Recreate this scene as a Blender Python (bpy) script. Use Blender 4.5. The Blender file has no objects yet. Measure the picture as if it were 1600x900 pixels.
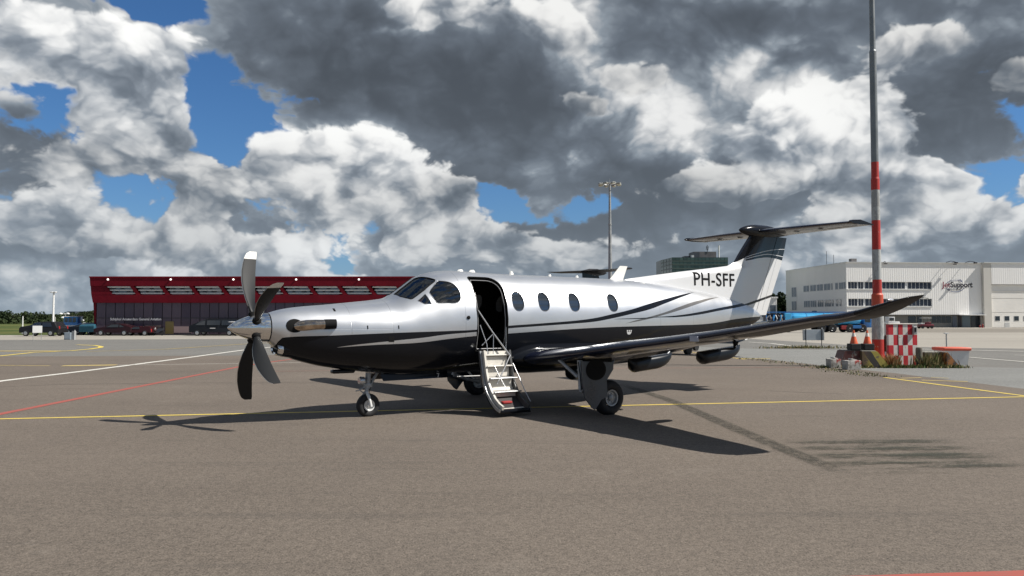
import bpy, bmesh, math, random
from mathutils import Vector, Matrix, noise
rnd = random.Random(7)
R = math.radians
sc = bpy.context.scene
# ---------------------------------------------------------------- camera
FPX, HOR, CAMZ = 1213.2, 497.5, 1.784          # focal length in px of a 1600 px frame, horizon row, eye height
PITCH = math.atan2(HOR - 450, FPX)
cam = bpy.data.cameras.new("camera"); cam.sensor_width = 36; cam.lens = FPX / 1600 * 36
cam.clip_start = .05; cam.clip_end = 6000
camo = bpy.data.objects.new("camera", cam); sc.collection.objects.link(camo)
camo.location = (0, 0, CAMZ); camo.rotation_euler = (math.pi / 2 + PITCH, 0, 0)
sc.camera = camo
def ray(px, py):
    a = (px - 800) / FPX; b = (450 - py) / FPX
    return Vector((a, math.cos(PITCH) - b * math.sin(PITCH), math.sin(PITCH) + b * math.cos(PITCH)))
def G(px, py, z=0.0):                            # the spot on the ground seen at a point of the photograph
    d = ray(px, py); k = (z - CAMZ) / d.z
    return Vector((d.x * k, d.y * k, z))
def D(px, py, Y):                                # the spot at distance Y
    d = ray(px, py); k = Y / d.y
    return Vector((d.x * k, Y, CAMZ + d.z * k))
# ---------------------------------------------------------------- light
SUN_EL, SUN_AZ = R(46.7), R(98.5)                    # azimuth clockwise from +Y
sc.view_settings.view_transform = 'Standard'; sc.view_settings.look = 'None'
sc.view_settings.exposure = 0.4; sc.view_settings.gamma = 1
S = Vector((math.sin(SUN_AZ) * math.cos(SUN_EL), math.cos(SUN_AZ) * math.cos(SUN_EL), math.sin(SUN_EL)))
sl = bpy.data.lights.new("sun", 'SUN'); sl.energy = 5.0; sl.angle = R(.55); sl.color = (1, .955, .89)
so = bpy.data.objects.new("sun", sl); sc.collection.objects.link(so)
so.rotation_euler = S.to_track_quat('Z', 'Y').to_euler(); so.location = (30, 0, 40)
# ---------------------------------------------------------------- sky with clouds
class NT:
    def __init__(s, nt): s.nt = nt; s.n = nt.nodes; s.l = nt.links
    def _in(s, sock, v):
        if v is None: return
        if isinstance(v, bpy.types.NodeSocket): s.l.new(v, sock)
        else: sock.default_value = v
    def math(s, op, a, b=None, c=None, clamp=False):
        n = s.n.new('ShaderNodeMath'); n.operation = op; n.use_clamp = clamp
        s._in(n.inputs[0], a); s._in(n.inputs[1], b)
        if c is not None: s._in(n.inputs[2], c)
        return n.outputs[0]
    def vec(s, op, a, b=None, scale=None):
        n = s.n.new('ShaderNodeVectorMath'); n.operation = op
        s._in(n.inputs[0], a); s._in(n.inputs[1], b)
        if scale is not None: s._in(n.inputs['Scale'], scale)
        return n.outputs['Value'] if op in ('DOT_PRODUCT', 'LENGTH') else n.outputs[0]
    def noise(s, v, scale, detail=6, rough=.55, lac=2.0, dist=0, color=False, typ=None, dims='3D'):
        n = s.n.new('ShaderNodeTexNoise'); n.noise_dimensions = dims
        if typ: n.noise_type = typ
        s._in(n.inputs['Vector'], v); s._in(n.inputs['Scale'], scale); n.inputs['Detail'].default_value = detail
        n.inputs['Roughness'].default_value = rough; n.inputs['Lacunarity'].default_value = lac; n.inputs['Distortion'].default_value = dist
        return n.outputs['Color' if color else 'Fac']
    def ramp(s, f, stops, interp='LINEAR'):
        n = s.n.new('ShaderNodeValToRGB'); s._in(n.inputs[0], f); e = n.color_ramp.elements; n.color_ramp.interpolation = interp
        while len(e) < len(stops): e.new(.5)
        for i, (p, c) in enumerate(stops):
            e[i].position = p; e[i].color = (c, c, c, 1) if isinstance(c, (int, float)) else (*c, 1)
        return n.outputs[0]
    def mix(s, f, a, b, typ='MIX'):
        n = s.n.new('ShaderNodeMix'); n.data_type = 'RGBA'; n.blend_type = typ
        s._in(n.inputs[0], f)
        for k, v in ((6, a), (7, b)):
            if isinstance(v, tuple): n.inputs[k].default_value = (*v[:3], 1)
            elif isinstance(v, (int, float)): n.inputs[k].default_value = (v, v, v, 1)
            else: s._in(n.inputs[k], v)
        return n.outputs[2]
    def smooth(s, x, a, b):
        n = s.n.new('ShaderNodeMapRange'); n.interpolation_type = 'SMOOTHSTEP'
        s._in(n.inputs[0], x); n.inputs[1].default_value = a; n.inputs[2].default_value = b
        return n.outputs[0]
    def comb(s, x, y, z):
        n = s.n.new('ShaderNodeCombineXYZ')
        for i, v in enumerate((x, y, z)): s._in(n.inputs[i], v)
        return n.outputs[0]
    def sep(s, v):
        n = s.n.new('ShaderNodeSeparateXYZ'); s._in(n.inputs[0], v); return n.outputs
def azel(px, py):
    d = ray(px, py).normalized(); return math.atan2(d.x, d.y), math.asin(d.z)
# openings (blue), cloud bodies: (x, y, rx, ry, amount) in the photograph's own pixels -> direction in the sky
COVER = [(285,120,55,60,-.9),(335,205,62,50,-.95),(262,8,32,20,-.7),(432,205,45,60,-1.0),(70,140,55,18,-.8),(150,190,70,20,-.9),(205,302,44,38,-1.0),
 (530,385,46,62,-1.5),(690,312,46,22,-1.3),(800,322,95,28,-1.5),(1545,290,75,42,-1.0),(1226,86,22,12,-.55),(1265,112,10,10,-.3),(1180,60,0.1,.1,0),
 (100,60,170,80,.5),(200,130,80,60,.4),(600,100,260,110,.7),(1000,180,330,190,.7),(1300,120,260,160,.55),(180,235,190,45,.5),(560,270,170,60,.5),(60,350,150,40,.3),(350,370,170,60,.3),(450,400,80,45,.4),(1450,400,220,60,.3),(1592,290,18,22,.8),(150,455,300,34,.8),(500,470,300,26,.6),(1400,470,300,30,.6),(900,400,160,50,.5),(560,340,150,45,.35)]
SHADE = [(90,50,190,75,.75),(200,125,75,48,.7),(255,200,50,30,.45),(130,235,75,22,.35),(60,325,130,28,.4),(565,222,95,40,.8),(470,270,45,30,.35),(700,15,120,26,.65),(870,35,90,34,.45),
 (455,395,80,40,.65),(1235,190,130,48,.65),(1320,215,100,30,.35),(1410,110,90,28,.35),(1500,45,70,28,.4),(1410,280,48,16,.55),(1290,275,95,18,.5),(1500,335,75,38,.55),(1340,350,70,45,.25),
 (590,318,90,16,.4),(350,345,90,30,.35),(300,295,25,28,.45),(1020,110,110,38,.35),(900,170,35,18,.35),(820,395,150,30,.15),(1530,400,70,20,.3),(190,420,70,20,.3),(520,470,100,22,.3),(1120,150,110,60,.3),(1010,130,140,80,.30),(880,230,60,50,.15),(60,460,160,25,.2),(330,440,120,20,.2),(1250,380,140,40,.2),
 (590,125,210,62,-.75),(440,110,90,60,-.4),(780,200,120,60,-.45),(1000,300,160,60,-.5),(930,360,110,34,-.6),(650,278,150,20,-.6),(560,340,110,20,-.7),(40,195,65,26,-.8),(90,278,130,16,-.6),(40,398,170,14,-.35),
 (1490,190,170,62,-.6),(1140,40,120,26,-.6),(1200,255,120,12,-.4),(340,285,55,14,-.35),(1110,350,200,45,-.3),(640,400,60,40,-.3),(1570,170,90,60,-.3),(1580,400,50,45,-.3),(250,330,60,60,-.15),(1250,50,80,25,-.35),(280,395,90,16,-.3),(700,225,80,40,-.4)]
# single cumulus clouds in front of the grey masses: (x, y, rx, ry, brightness of the lit top)
HEADS = [(100,45,190,80,1.05),(205,135,62,52,1.0),(245,212,70,36,.92),(120,245,120,34,.66),(50,325,150,42,.90),(335,282,50,24,.66),(300,335,46,50,.62),(560,232,125,46,1.0),(468,268,62,34,.80),
 (575,322,140,38,.74),(455,400,92,48,.98),(705,372,90,34,.74),(850,398,150,38,.68),(1240,196,150,54,1.0),(1345,195,80,58,.90),(1290,284,125,26,.84),(1420,284,60,20,.98),(1375,345,95,36,.72),(1490,355,110,44,.86),
 (1594,290,20,18,1.05),(1010,105,95,36,.74),(700,22,125,30,.90),(872,42,80,36,.86),(1425,62,95,40,.74),(180,395,120,28,.66),(350,385,70,30,.62),(520,455,90,20,.80),(1080,300,110,30,.50),(1590,120,50,40,.55),(895,168,45,22,.62),(700,300,60,26,.58)]
wd = bpy.data.worlds.new("World"); sc.world = wd; wd.use_nodes = True
wn = NT(wd.node_tree); wn.n.clear()
SKY_STRENGTH = .1
def build_sky():
    w = wn
    tc = w.n.new('ShaderNodeTexCoord').outputs['Generated']
    dirv = w.vec('NORMALIZE', tc)
    x, y, z = w.sep(dirv)
    sky = w.n.new('ShaderNodeTexSky'); sky.sky_type = 'NISHITA'; sky.sun_disc = False
    sky.sun_elevation = SUN_EL; sky.sun_rotation = SUN_AZ; sky.air_density = 1.0; sky.dust_density = .6; sky.ozone_density = 2.2; sky.altitude = 0
    zc = w.math('MAXIMUM', z, 0.0)
    inv = w.math('DIVIDE', 2.5, w.math('ADD', zc, .90))
    q = w.vec('SCALE', dirv, scale=inv)                    # puffs get smaller towards the horizon
    u = w.math('ARCTAN2', x, y); v = w.math('ARCSINE', z)
    warp = w.vec('SUBTRACT', w.noise(q, 2.6, 5, .55, color=True), (.5, .5, .5))
    uv = w.vec('ADD', w.comb(u, v, 0.0), w.vec('MULTIPLY', warp, (.17, .12, 0)))
    def field(lst, base, gain=1.0, grow=1.0):
        acc = base
        for cx, cy, rx, ry, a in lst:
            if abs(a) < .01: continue
            a *= gain; f = grow if a < 0 else 1.0; rx *= f; ry *= f
            au, av = azel(cx, cy)
            d = w.vec('MULTIPLY', w.vec('SUBTRACT', uv, (au, av, 0)), (FPX / rx * .8, FPX / ry * .8, 0))
            g = w.math('EXPONENT', w.math('MULTIPLY', w.vec('DOT_PRODUCT', d, d), -1.0))
            acc = w.math('MULTIPLY_ADD', g, a, acc)
        return acc
    def puffs(p, det):
        a = w.noise(p, 2.9, det, .52)                      # broad billows with ragged edges
        vo = w.n.new('ShaderNodeTexVoronoi'); vo.feature = 'F1'; w._in(vo.inputs['Vector'], w.vec('ADD', p, w.vec('SCALE', warp, scale=.30)))
        vo.inputs['Scale'].default_value = 6.5; vo.inputs['Detail'].default_value = 3.0 if det > 6 else 2.0; vo.inputs['Roughness'].default_value = .48; vo.inputs['Lacunarity'].default_value = 2.3
        return w.math('MULTIPLY_ADD', vo.outputs['Distance'], -.34, w.math('ADD', a, .16))   # rounded heads with creases
    n1 = puffs(q, 9)
    lo = puffs(q, 2.4)
    up = w.vec('ADD', q, (.03, 0, .045))
    n2 = puffs(up, 2.4)
    big = w.noise(q, 1.5, 3, .5)
    cov = field(COVER, .66, 1.15, 1.2)
    cov = w.math('ADD', cov, w.math('MULTIPLY', w.math('SUBTRACT', big, .5), .5))
    n1c = w.math("SUBTRACT", n1, .47)
    dens = w.math('MULTIPLY_ADD', n1c, 2.6, cov)
    mask = w.smooth(dens, -.02, .26)
    sf = field(SHADE, .50, .42)
    edge = w.smooth(w.math('MULTIPLY_ADD', n1c, .9, sf), .32, .70)   # one cloud's lit head stands out before another's base
    shade = w.math('MULTIPLY_ADD', edge, .22, w.math('MULTIPLY_ADD', sf, .74, .03))
    relief = w.math('MULTIPLY', w.math('SUBTRACT', lo, n2), 1.1)
    n3 = puffs(w.vec('ADD', q, (.05, 0, .13)), 2)          # broad light from above: bright heads, grey bases
    relief = w.math('MULTIPLY_ADD', w.math('SUBTRACT', lo, n3), .8, relief)
    relief = w.math('MULTIPLY', relief, w.math('MULTIPLY_ADD', edge, .6, .4))
    thick = w.smooth(dens, .05, .7)                        # thin edges let light through, thick cores are grey
    shade = w.math('ADD', shade, relief)
    shade = w.math('MULTIPLY_ADD', n1c, .22, shade)
    shade = w.math('MULTIPLY_ADD', thick, -.06, shade)
    shade = w.math('MULTIPLY_ADD', w.smooth(dens, .45, .08), .14, shade)   # lit rims
    shade = w.smooth(shade, -.12, 1.12)
    k = .76 / SKY_STRENGTH
    c = w.ramp(shade, [(0.0, (.066*k/10, .078*k/10, .096*k/10)), (.25, (.130*k/10, .155*k/10, .19*k/10)), (.5, (.26*k/10, .30*k/10, .345*k/10)), (.78, (.56*k/10, .575*k/10, .59*k/10)), (1.0, (.86*k/10, .86*k/10, .85*k/10))])
    c = w.vec('SCALE', c, scale=10.0)
    # the heads: rounded outline, light on the upper side, grey base
    W = 0.0; Hh = 0.0; Bb = 0.0
    uv2 = w.vec('ADD', w.comb(u, v, 0.0), w.vec('MULTIPLY', warp, (.10, .085, 0)))
    for cx, cy, rx, ry, br in HEADS:
        au, av = azel(cx, cy); d = w.vec('MULTIPLY', w.vec('SUBTRACT', uv2, (au, av, 0)), (FPX / rx * .95, FPX / ry * .95, 0))
        g = w.math('EXPONENT', w.math('MULTIPLY', w.vec('DOT_PRODUCT', d, d), -1.0)); hgt = w.sep(d)[1]
        W = w.math('ADD', g, W); Hh = w.math('MULTIPLY_ADD', g, hgt, Hh); Bb = w.math('MULTIPLY_ADD', g, br, Bb)
    Ws = w.math('MAXIMUM', W, .02)
    hh = w.math('DIVIDE', Hh, Ws); bb = w.math('DIVIDE', Bb, Ws)
    fd = w.math('MULTIPLY_ADD', n1c, 1.45, w.math('SUBTRACT', W, .40))
    fmask = w.smooth(fd, -.03, .15)
    lit = w.math('MULTIPLY_ADD', hh, .60, .54)                       # height inside its own cloud
    lit = w.math('MULTIPLY_ADD', w.math('SUBTRACT', lo, n2), 2.0, lit)
    lit = w.math('MULTIPLY_ADD', w.math('SUBTRACT', lo, n3), .9, lit)
    lit = w.math('MULTIPLY_ADD', n1c, .22, lit)
    lit = w.math('MULTIPLY_ADD', w.smooth(fd, .30, .04), .16, lit)
    lit = w.smooth(lit, -.25, 1.20)
    fc = w.vec('SCALE', w.ramp(lit, [(0.0, (.115*k/10, .140*k/10, .175*k/10)), (.30, (.25*k/10, .285*k/10, .33*k/10)), (.60, (.56*k/10, .58*k/10, .60*k/10)), (.85, (.88*k/10, .88*k/10, .87*k/10)), (1.0, (1.0*k/10, 1.0*k/10, .98*k/10))]), scale=10.0)
    fc = w.vec('SCALE', fc, scale=w.math('MULTIPLY_ADD', bb, .93, .09))
    c = w.mix(fmask, c, fc); mask = w.math('MAXIMUM', mask, fmask)
    # distance: clouds near the horizon take on the colour of the air
    hz = w.math('EXPONENT', w.math('MULTIPLY', zc, -9.0))
    c = w.mix(w.math('MULTIPLY', hz, .60), c, (.36*k, .44*k, .52*k))
    blue = w.vec('MULTIPLY', sky.outputs[0], (.29, .50, .72))
    blue = w.mix(w.math('MULTIPLY', w.math('EXPONENT', w.math('MULTIPLY', zc, -14.0)), .85), blue, (.30*k, .42*k, .58*k))
    col = w.mix(mask, blue, c)
    below = w.smooth(z, -.06, -.005)
    col = w.mix(below, (.13*k, .12*k, .11*k), col)
    bg = w.n.new('ShaderNodeBackground'); w._in(bg.inputs[0], col); bg.inputs[1].default_value = SKY_STRENGTH
    o = w.n.new('ShaderNodeOutputWorld'); w.l.new(bg.outputs[0], o.inputs[0])
build_sky()
wd.cycles.sampling_method = 'MANUAL'; wd.cycles.sample_map_resolution = 512
# ---------------------------------------------------------------- materials
MATS = {}
def mat(name, col, rough=.6, metal=0.0, coat=0.0, spec=.5, var=0.0, vscale=6.0, bump=0.0, bscale=40.0, dirt=0.0, fn=None, emit=None, trans=0.0, croug=.05):
    if name in MATS: return MATS[name]
    m = bpy.data.materials.new(name); m.use_nodes = True; t = NT(m.node_tree); p = t.n['Principled BSDF']
    p.inputs['Base Color'].default_value = (*col, 1); p.inputs['Roughness'].default_value = rough; p.inputs['Metallic'].default_value = metal
    p.inputs['Coat Weight'].default_value = coat; p.inputs['Coat Roughness'].default_value = croug; p.inputs['Specular IOR Level'].default_value = spec
    if trans: p.inputs['Transmission Weight'].default_value = trans
    obj = t.n.new('ShaderNodeTexCoord').outputs['Object']
    if var or dirt:
        f = t.noise(obj, vscale, 5, .6)
        c = t.mix(t.smooth(f, .3, .7), tuple(x * (1 - var) for x in col), tuple(min(1, x * (1 + var)) for x in col))
        if dirt:
            g = t.noise(obj, vscale * .35, 6, .65)
            c = t.mix(t.math('MULTIPLY', t.smooth(g, .45, .75), dirt), c, (.12, .105, .085))
        t.l.new(c, p.inputs['Base Color'])
        r = t.math('MULTIPLY_ADD', f, .2, rough - .1, clamp=True); t.l.new(r, p.inputs['Roughness'])
    if bump:
        b = t.n.new('ShaderNodeBump'); b.inputs['Strength'].default_value = bump; b.inputs['Distance'].default_value = .02
        t.l.new(t.noise(obj, bscale, 4, .6), b.inputs['Height']); t.l.new(b.outputs[0], p.inputs['Normal'])
    if emit: p.inputs['Emission Color'].default_value = (*emit[0], 1); p.inputs['Emission Strength'].default_value = emit[1]
    if fn: fn(t, p, obj)
    MATS[name] = m; return m
# ---------------------------------------------------------------- mesh building
col = sc.collection
class MB:
    def __init__(s): s.v = []; s.f = []; s.m = []
    def add(s, vs, fs, mi=0):
        o = len(s.v); s.v += [tuple(v) for v in vs]; s.f += [tuple(i + o for i in f) for f in fs]; s.m += [mi] * len(fs); return s
    def box(s, c, d, mi=0, rz=0.0, taper=1.0, M=None):
        hx, hy, hz = d[0] / 2, d[1] / 2, d[2] / 2; vs = []
        for z in (-1, 1):
            k = taper if z > 0 else 1
            for a, b in ((-1, -1), (1, -1), (1, 1), (-1, 1)): vs.append(Vector((a * hx * k, b * hy * k, z * hz)))
        m = Matrix.Rotation(rz, 3, 'Z') if M is None else M
        vs = [m @ v + Vector(c) for v in vs]
        return s.add(vs, [(3, 2, 1, 0), (4, 5, 6, 7), (0, 1, 5, 4), (1, 2, 6, 5), (2, 3, 7, 6), (3, 0, 4, 7)], mi)
    def bb(s, c, d, r, mi=0, seg=2, M=None):           # box with rounded edges
        bm = bmesh.new(); bmesh.ops.create_cube(bm, size=1)
        for v in bm.verts: v.co = Vector((v.co.x * d[0], v.co.y * d[1], v.co.z * d[2]))
        bmesh.ops.bevel(bm, geom=bm.edges[:], offset=r, segments=seg, affect='EDGES', profile=.5)
        bm.verts.index_update(); m = M or Matrix.Identity(3)
        s.add([m @ v.co + Vector(c) for v in bm.verts], [[v.index for v in f.verts] for f in bm.faces], mi); bm.free(); return s
    def tube(s, pts, rad, n=10, mi=0, cap=True):
        pts = [Vector(p) for p in pts]; N = len(pts)
        rad = [rad] * N if isinstance(rad, (int, float)) else rad
        rings = []; prev = None
        for i, p in enumerate(pts):
            d = (pts[min(i + 1, N - 1)] - pts[max(i - 1, 0)]).normalized()
            if prev is None:
                a = Vector((0, 0, 1)) if abs(d.z) < .9 else Vector((1, 0, 0)); u = d.cross(a).normalized()
            else: u = (prev - d * prev.dot(d)).normalized()
            prev = u; w = d.cross(u)
            rings.append([p + (u * math.cos(2 * math.pi * k / n) + w * math.sin(2 * math.pi * k / n)) * rad[i] for k in range(n)])
        return s.loft(rings, mi, cap)
    def loft(s, rings, mi=0, cap=True, closed=True):
        n = len(rings[0]); vs = [v for r in rings for v in r]; fs = []
        for i in range(len(rings) - 1):
            for k in range(n if closed else n - 1):
                a, b = i * n + k, i * n + (k + 1) % n; fs.append((a, b, b + n, a + n))
        if cap: fs += [tuple(range(n))[::-1], tuple((len(rings) - 1) * n + k for k in range(n))]
        return s.add(vs, fs, mi)
    def lathe(s, prof, c, axis='X', n=24, mi=0, cap=True):   # prof: (position along the axis, radius)
        rings = []
        for a, r in prof:
            g = []
            for k in range(n):
                t = 2 * math.pi * k / n; q = (a, r * math.cos(t), r * math.sin(t))
                g.append(Vector(c) + Vector({'X': q, 'Y': (q[1], q[0], q[2]), 'Z': (q[1], q[2], q[0])}[axis]))
            rings.append(g)
        return s.loft(rings, mi, cap)
    def prism(s, poly, y0, y1, mi=0, ax='Y'):                # outline in x-z pulled along y (or x-y along z)
        n = len(poly); P = (lambda a, b, t: (a, t, b)) if ax == 'Y' else ((lambda a, b, t: (a, b, t)) if ax == 'Z' else (lambda a, b, t: (t, a, b)))
        vs = [P(a, b, y0) for a, b in poly] + [P(a, b, y1) for a, b in poly]
        fs = [tuple(range(n)), tuple(range(n, 2 * n))[::-1]] + [(i, (i + 1) % n + 0, (i + 1) % n + n, i + n) for i in range(n)]
        return s.add(vs, fs, mi)
    def build(s, name, mats, parent=None, smooth=None, loc=None, rz=None, fix=True):
        me = bpy.data.meshes.new(name); me.from_pydata(s.v, [], s.f)
        for m in (mats if isinstance(mats, (list, tuple)) else [mats]): me.materials.append(m)
        me.polygons.foreach_set('material_index', s.m)
        if fix:
            bm = bmesh.new(); bm.from_mesh(me); bmesh.ops.remove_doubles(bm, verts=bm.verts, dist=1e-5)
            bmesh.ops.dissolve_degenerate(bm, dist=1e-5, edges=bm.edges); bmesh.ops.recalc_face_normals(bm, faces=bm.faces); bm.to_mesh(me); bm.free()
        if smooth is not None: me.shade_smooth(); me.set_sharp_from_angle(angle=R(smooth))
        me.update(); return link(name, me, parent, loc, rz)
def link(name, me, parent=None, loc=None, rz=None):
    o = bpy.data.objects.new(name, me); col.objects.link(o)
    if parent: o.parent = parent
    if loc is not None: o.location = loc
    if rz is not None: o.rotation_euler = (0, 0, rz)
    return o
def tag(o, label=None, cat=None, group=None, kind=None):
    for k, v in (('label', label), ('category', cat), ('group', group), ('kind', kind)):
        if v: o[k] = v
    return o
def thing(name, label, cat, loc=(0, 0, 0), rz=0.0, group=None):
    o = bpy.data.objects.new(name, None); col.objects.link(o); o.empty_display_size = .3
    o.location = loc; o.rotation_euler = (0, 0, rz); return tag(o, label, cat, group)
def kids(o): return [c for c in bpy.data.objects if c.parent == o]
def copy_tree(o, parent=None):
    c = o.copy(); col.objects.link(c); c.parent = parent
    for ch in kids(o): copy_tree(ch, c)
    return c
def text_mesh(body, size, bold=0.0, shear=0.0, extrude=0.0, sx=1.0, spacing=1.0, align='CENTER'):
    cu = bpy.data.curves.new('t', 'FONT'); cu.body = body; cu.size = size; cu.offset = bold; cu.shear = shear; cu.extrude = extrude
    cu.align_x = align; cu.align_y = 'CENTER'; cu.space_character = spacing; cu.resolution_u = 6
    ob = bpy.data.objects.new('t', cu); col.objects.link(ob)
    bpy.context.view_layer.update()
    me = bpy.data.meshes.new_from_object(ob.evaluated_get(bpy.context.evaluated_depsgraph_get()))
    bpy.data.objects.remove(ob); bpy.data.curves.remove(cu)
    for v in me.vertices: v.co.x *= sx
    return me
def lerp(tab, x):
    if x <= tab[0][0]: return tab[0][1]
    for (a, p), (b, q) in zip(tab, tab[1:]):
        if x <= b: return p + (q - p) * (x - a) / (b - a)
    return tab[-1][1]
def curve_node(t, sock, pts, x0, x1, y0, y1):               # a drawn curve y(x) for paint edges
    f = t.math('DIVIDE', t.math('SUBTRACT', sock, x0), x1 - x0, clamp=True)
    n = t.n.new('ShaderNodeFloatCurve'); c = n.mapping.curves[0]; n.mapping.use_clip = True
    P = [((a - x0) / (x1 - x0), (b - y0) / (y1 - y0)) for a, b in pts]
    while len(c.points) < len(P): c.points.new(.5, .5)
    for q, (a, b) in zip(c.points, P): q.location = (a, b); q.handle_type = 'AUTO_CLAMPED'
    n.mapping.update(); t.l.new(f, n.inputs['Value'])
    return t.math('MULTIPLY_ADD', n.outputs[0], y1 - y0, y0)
# ---------------------------------------------------------------- the ground
def asphalt(name, base, warm, speck=1.0, patch=.12, seams=False, wet=.75):
    def fn(t, p, obj):
        x, y, z = t.sep(obj)
        fine = t.noise(obj, 62, 3, .75); mid = t.noise(obj, 24, 4, .75)
        big = t.noise(t.vec('MULTIPLY', obj, (.35, .8, 1)), .35, 6, .62); huge = t.noise(obj, .06, 4, .5)
        f = t.math('MULTIPLY_ADD', t.math('SUBTRACT', fine, .5), 2.6 * speck, 1.0)
        f = t.math('MULTIPLY_ADD', t.math('SUBTRACT', mid, .5), 1.7 * speck, f)
        f = t.math('MULTIPLY_ADD', t.math('SUBTRACT', big, .5), patch * 3, f)
        f = t.math('MULTIPLY_ADD', t.math('SUBTRACT', huge, .5), patch * 3, f)
        v = t.n.new('ShaderNodeTexVoronoi'); v.inputs['Scale'].default_value = 34; t.l.new(obj, v.inputs['Vector'])
        chips = t.smooth(v.outputs['Distance'], .16, .05); pick = t.smooth(t.sep(v.outputs['Color'])[0], .80, .9)
        c = t.mix(1.0, (*base, 1), t.comb(f, f, f), 'MULTIPLY')
        c = t.mix(t.math('MULTIPLY', t.math('MULTIPLY', chips, pick), .55 * speck), c, (.30, .28, .25))
        dk = t.smooth(t.sep(v.outputs['Color'])[1], .80, .92)
        c = t.mix(t.math('MULTIPLY', t.math('MULTIPLY', chips, dk), .6 * speck), c, (.035, .03, .028))
        if seams:      # long shallow tyre and rain streaks along the stands
            st = t.noise(t.vec('MULTIPLY', obj, (.12, 2.2, 1)), 1.0, 5, .6, dist=.4)
            c = t.mix(t.math('MULTIPLY', t.smooth(st, .56, .70), .22), c, (.055, .05, .045))
            w_ = t.noise(t.vec('MULTIPLY', obj, (.5, .35, 1)), .55, 6, .7, dist=1.2); c = t.mix(t.math('MULTIPLY', t.smooth(w_, .50, .72), .20), c, (.10, .088, .078))
            w_ = t.noise(t.vec('ADD', obj, (7, 3, 0)), .8, 7, .7); c = t.mix(t.math('MULTIPLY', t.smooth(w_, .56, .75), .16), c, (.30, .265, .225))
            v2 = t.n.new('ShaderNodeTexVoronoi'); v2.feature = 'DISTANCE_TO_EDGE'; v2.inputs['Scale'].default_value = .17
            t.l.new(t.vec('ADD', obj, t.vec('SCALE', t.noise(obj, .9, 4, .6, color=True), scale=1.1)), v2.inputs['Vector'])
            c = t.mix(t.math('MULTIPLY', t.smooth(v2.outputs['Distance'], .012, .002), .0), c, (.04, .038, .035))
        t.l.new(c, p.inputs['Base Color'])
        b = t.n.new('ShaderNodeBump'); b.inputs['Strength'].default_value = .55; b.inputs['Distance'].default_value = .012
        t.l.new(t.math('ADD', fine, t.math('MULTIPLY', mid, .8)), b.inputs['Height']); t.l.new(b.outputs[0], p.inputs['Normal'])
    return mat(name, base, .88, spec=.3, fn=fn)
def sheet(name, poly, z, m, label=None, kind='structure', parent=None, cat=None):
    mb = MB(); n = len(poly); mb.add([(p[0], p[1], z) for p in poly], [tuple(range(n))])
    o = mb.build(name, m, parent, fix=False)
    if o.data.polygons[0].normal.z < 0: o.data.flip_normals()
    return tag(o, label, cat, None, kind)
brown = asphalt('brown_asphalt', (.140, .116, .094), True, 1.0, .17, True)
grey = asphalt('grey_asphalt', (.155, .15, .137), False, .8, .10, True)
pave = asphalt('pale_paving', (.195, .195, .183), False, .9, .16)
conc = asphalt('pale_concrete', (.30, .277, .238), False, .3, .10)
tan = asphalt('tan_asphalt', (.20, .18, .15), False, .4, .12)
def grassfn(t, p, obj):
    a = t.noise(obj, .05, 5, .6); b = t.noise(obj, 3, 4, .7)
    c = t.mix(t.smooth(a, .35, .65), (.055, .085, .022), (.15, .15, .05)); c = t.mix(t.smooth(b, .3, .75), t.mix(.4, c, (.02, .03, .01)), c)
    t.l.new(c, p.inputs['Base Color'])
grassm = mat('grass', (.08, .1, .03), .95, spec=.1, fn=grassfn)
sheet('grass_field', [(-2600, -300), (2600, -300), (2600, 2600), (-2600, 2600)], -.02, grassm, 'green and straw coloured airfield grass running to the tree line')
g = lambda *a: [G(*q) for q in a]
YR = 152
sheet('concrete_apron', [(-75, 40), (-58, 83.2), (10, 83.2), (10, 175), (240, 175), (240, 20), (-75, 20)], .0, conc, 'pale concrete apron in front of the buildings')
sheet('service_road', [(40, 98), (240, 98), (240, 139), (46, 139)], .004, tan, 'tan service road in front of the white hangar')
sheet('grey_taxi_lane', [(-90, -40)] + [G(-700, 531), G(0, 531.3), G(400, 529.6), G(800, 527), G(1100, 526.5), G(1180, 530), G(1324, 539), G(1445, 542.5), G(1600, 545), G(2100, 552)] + [(90, -40)], .008, grey, 'grey asphalt taxi lane with worn markings')
sheet('paving_strip', g((1030, 540), (1120, 543.5), (1200, 546), (1262, 546.8), (1345, 547.6), (1400, 561), (1515, 574), (1600, 575.6), (1900, 585), (2100, 680), (1600, 609), (1480, 594.5), (1400, 584.5), (1300, 574), (1216, 564.5), (1155, 559.5)), .012, pave, 'pale worn paving strip with weeds in its joints')
sheet('apron', [(-60, -30), G(-700, 559), G(0, 557.5), G(380, 556), G(800, 549), G(1040, 540.5), G(1155, 559), G(1216, 564), G(1300, 573.5), G(1400, 584), G(1480, 594), G(1600, 608.5), G(2200, 682), (60, -30)], .016, brown, 'brown grey asphalt stand with fine stone speckle and tyre marks')
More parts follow.
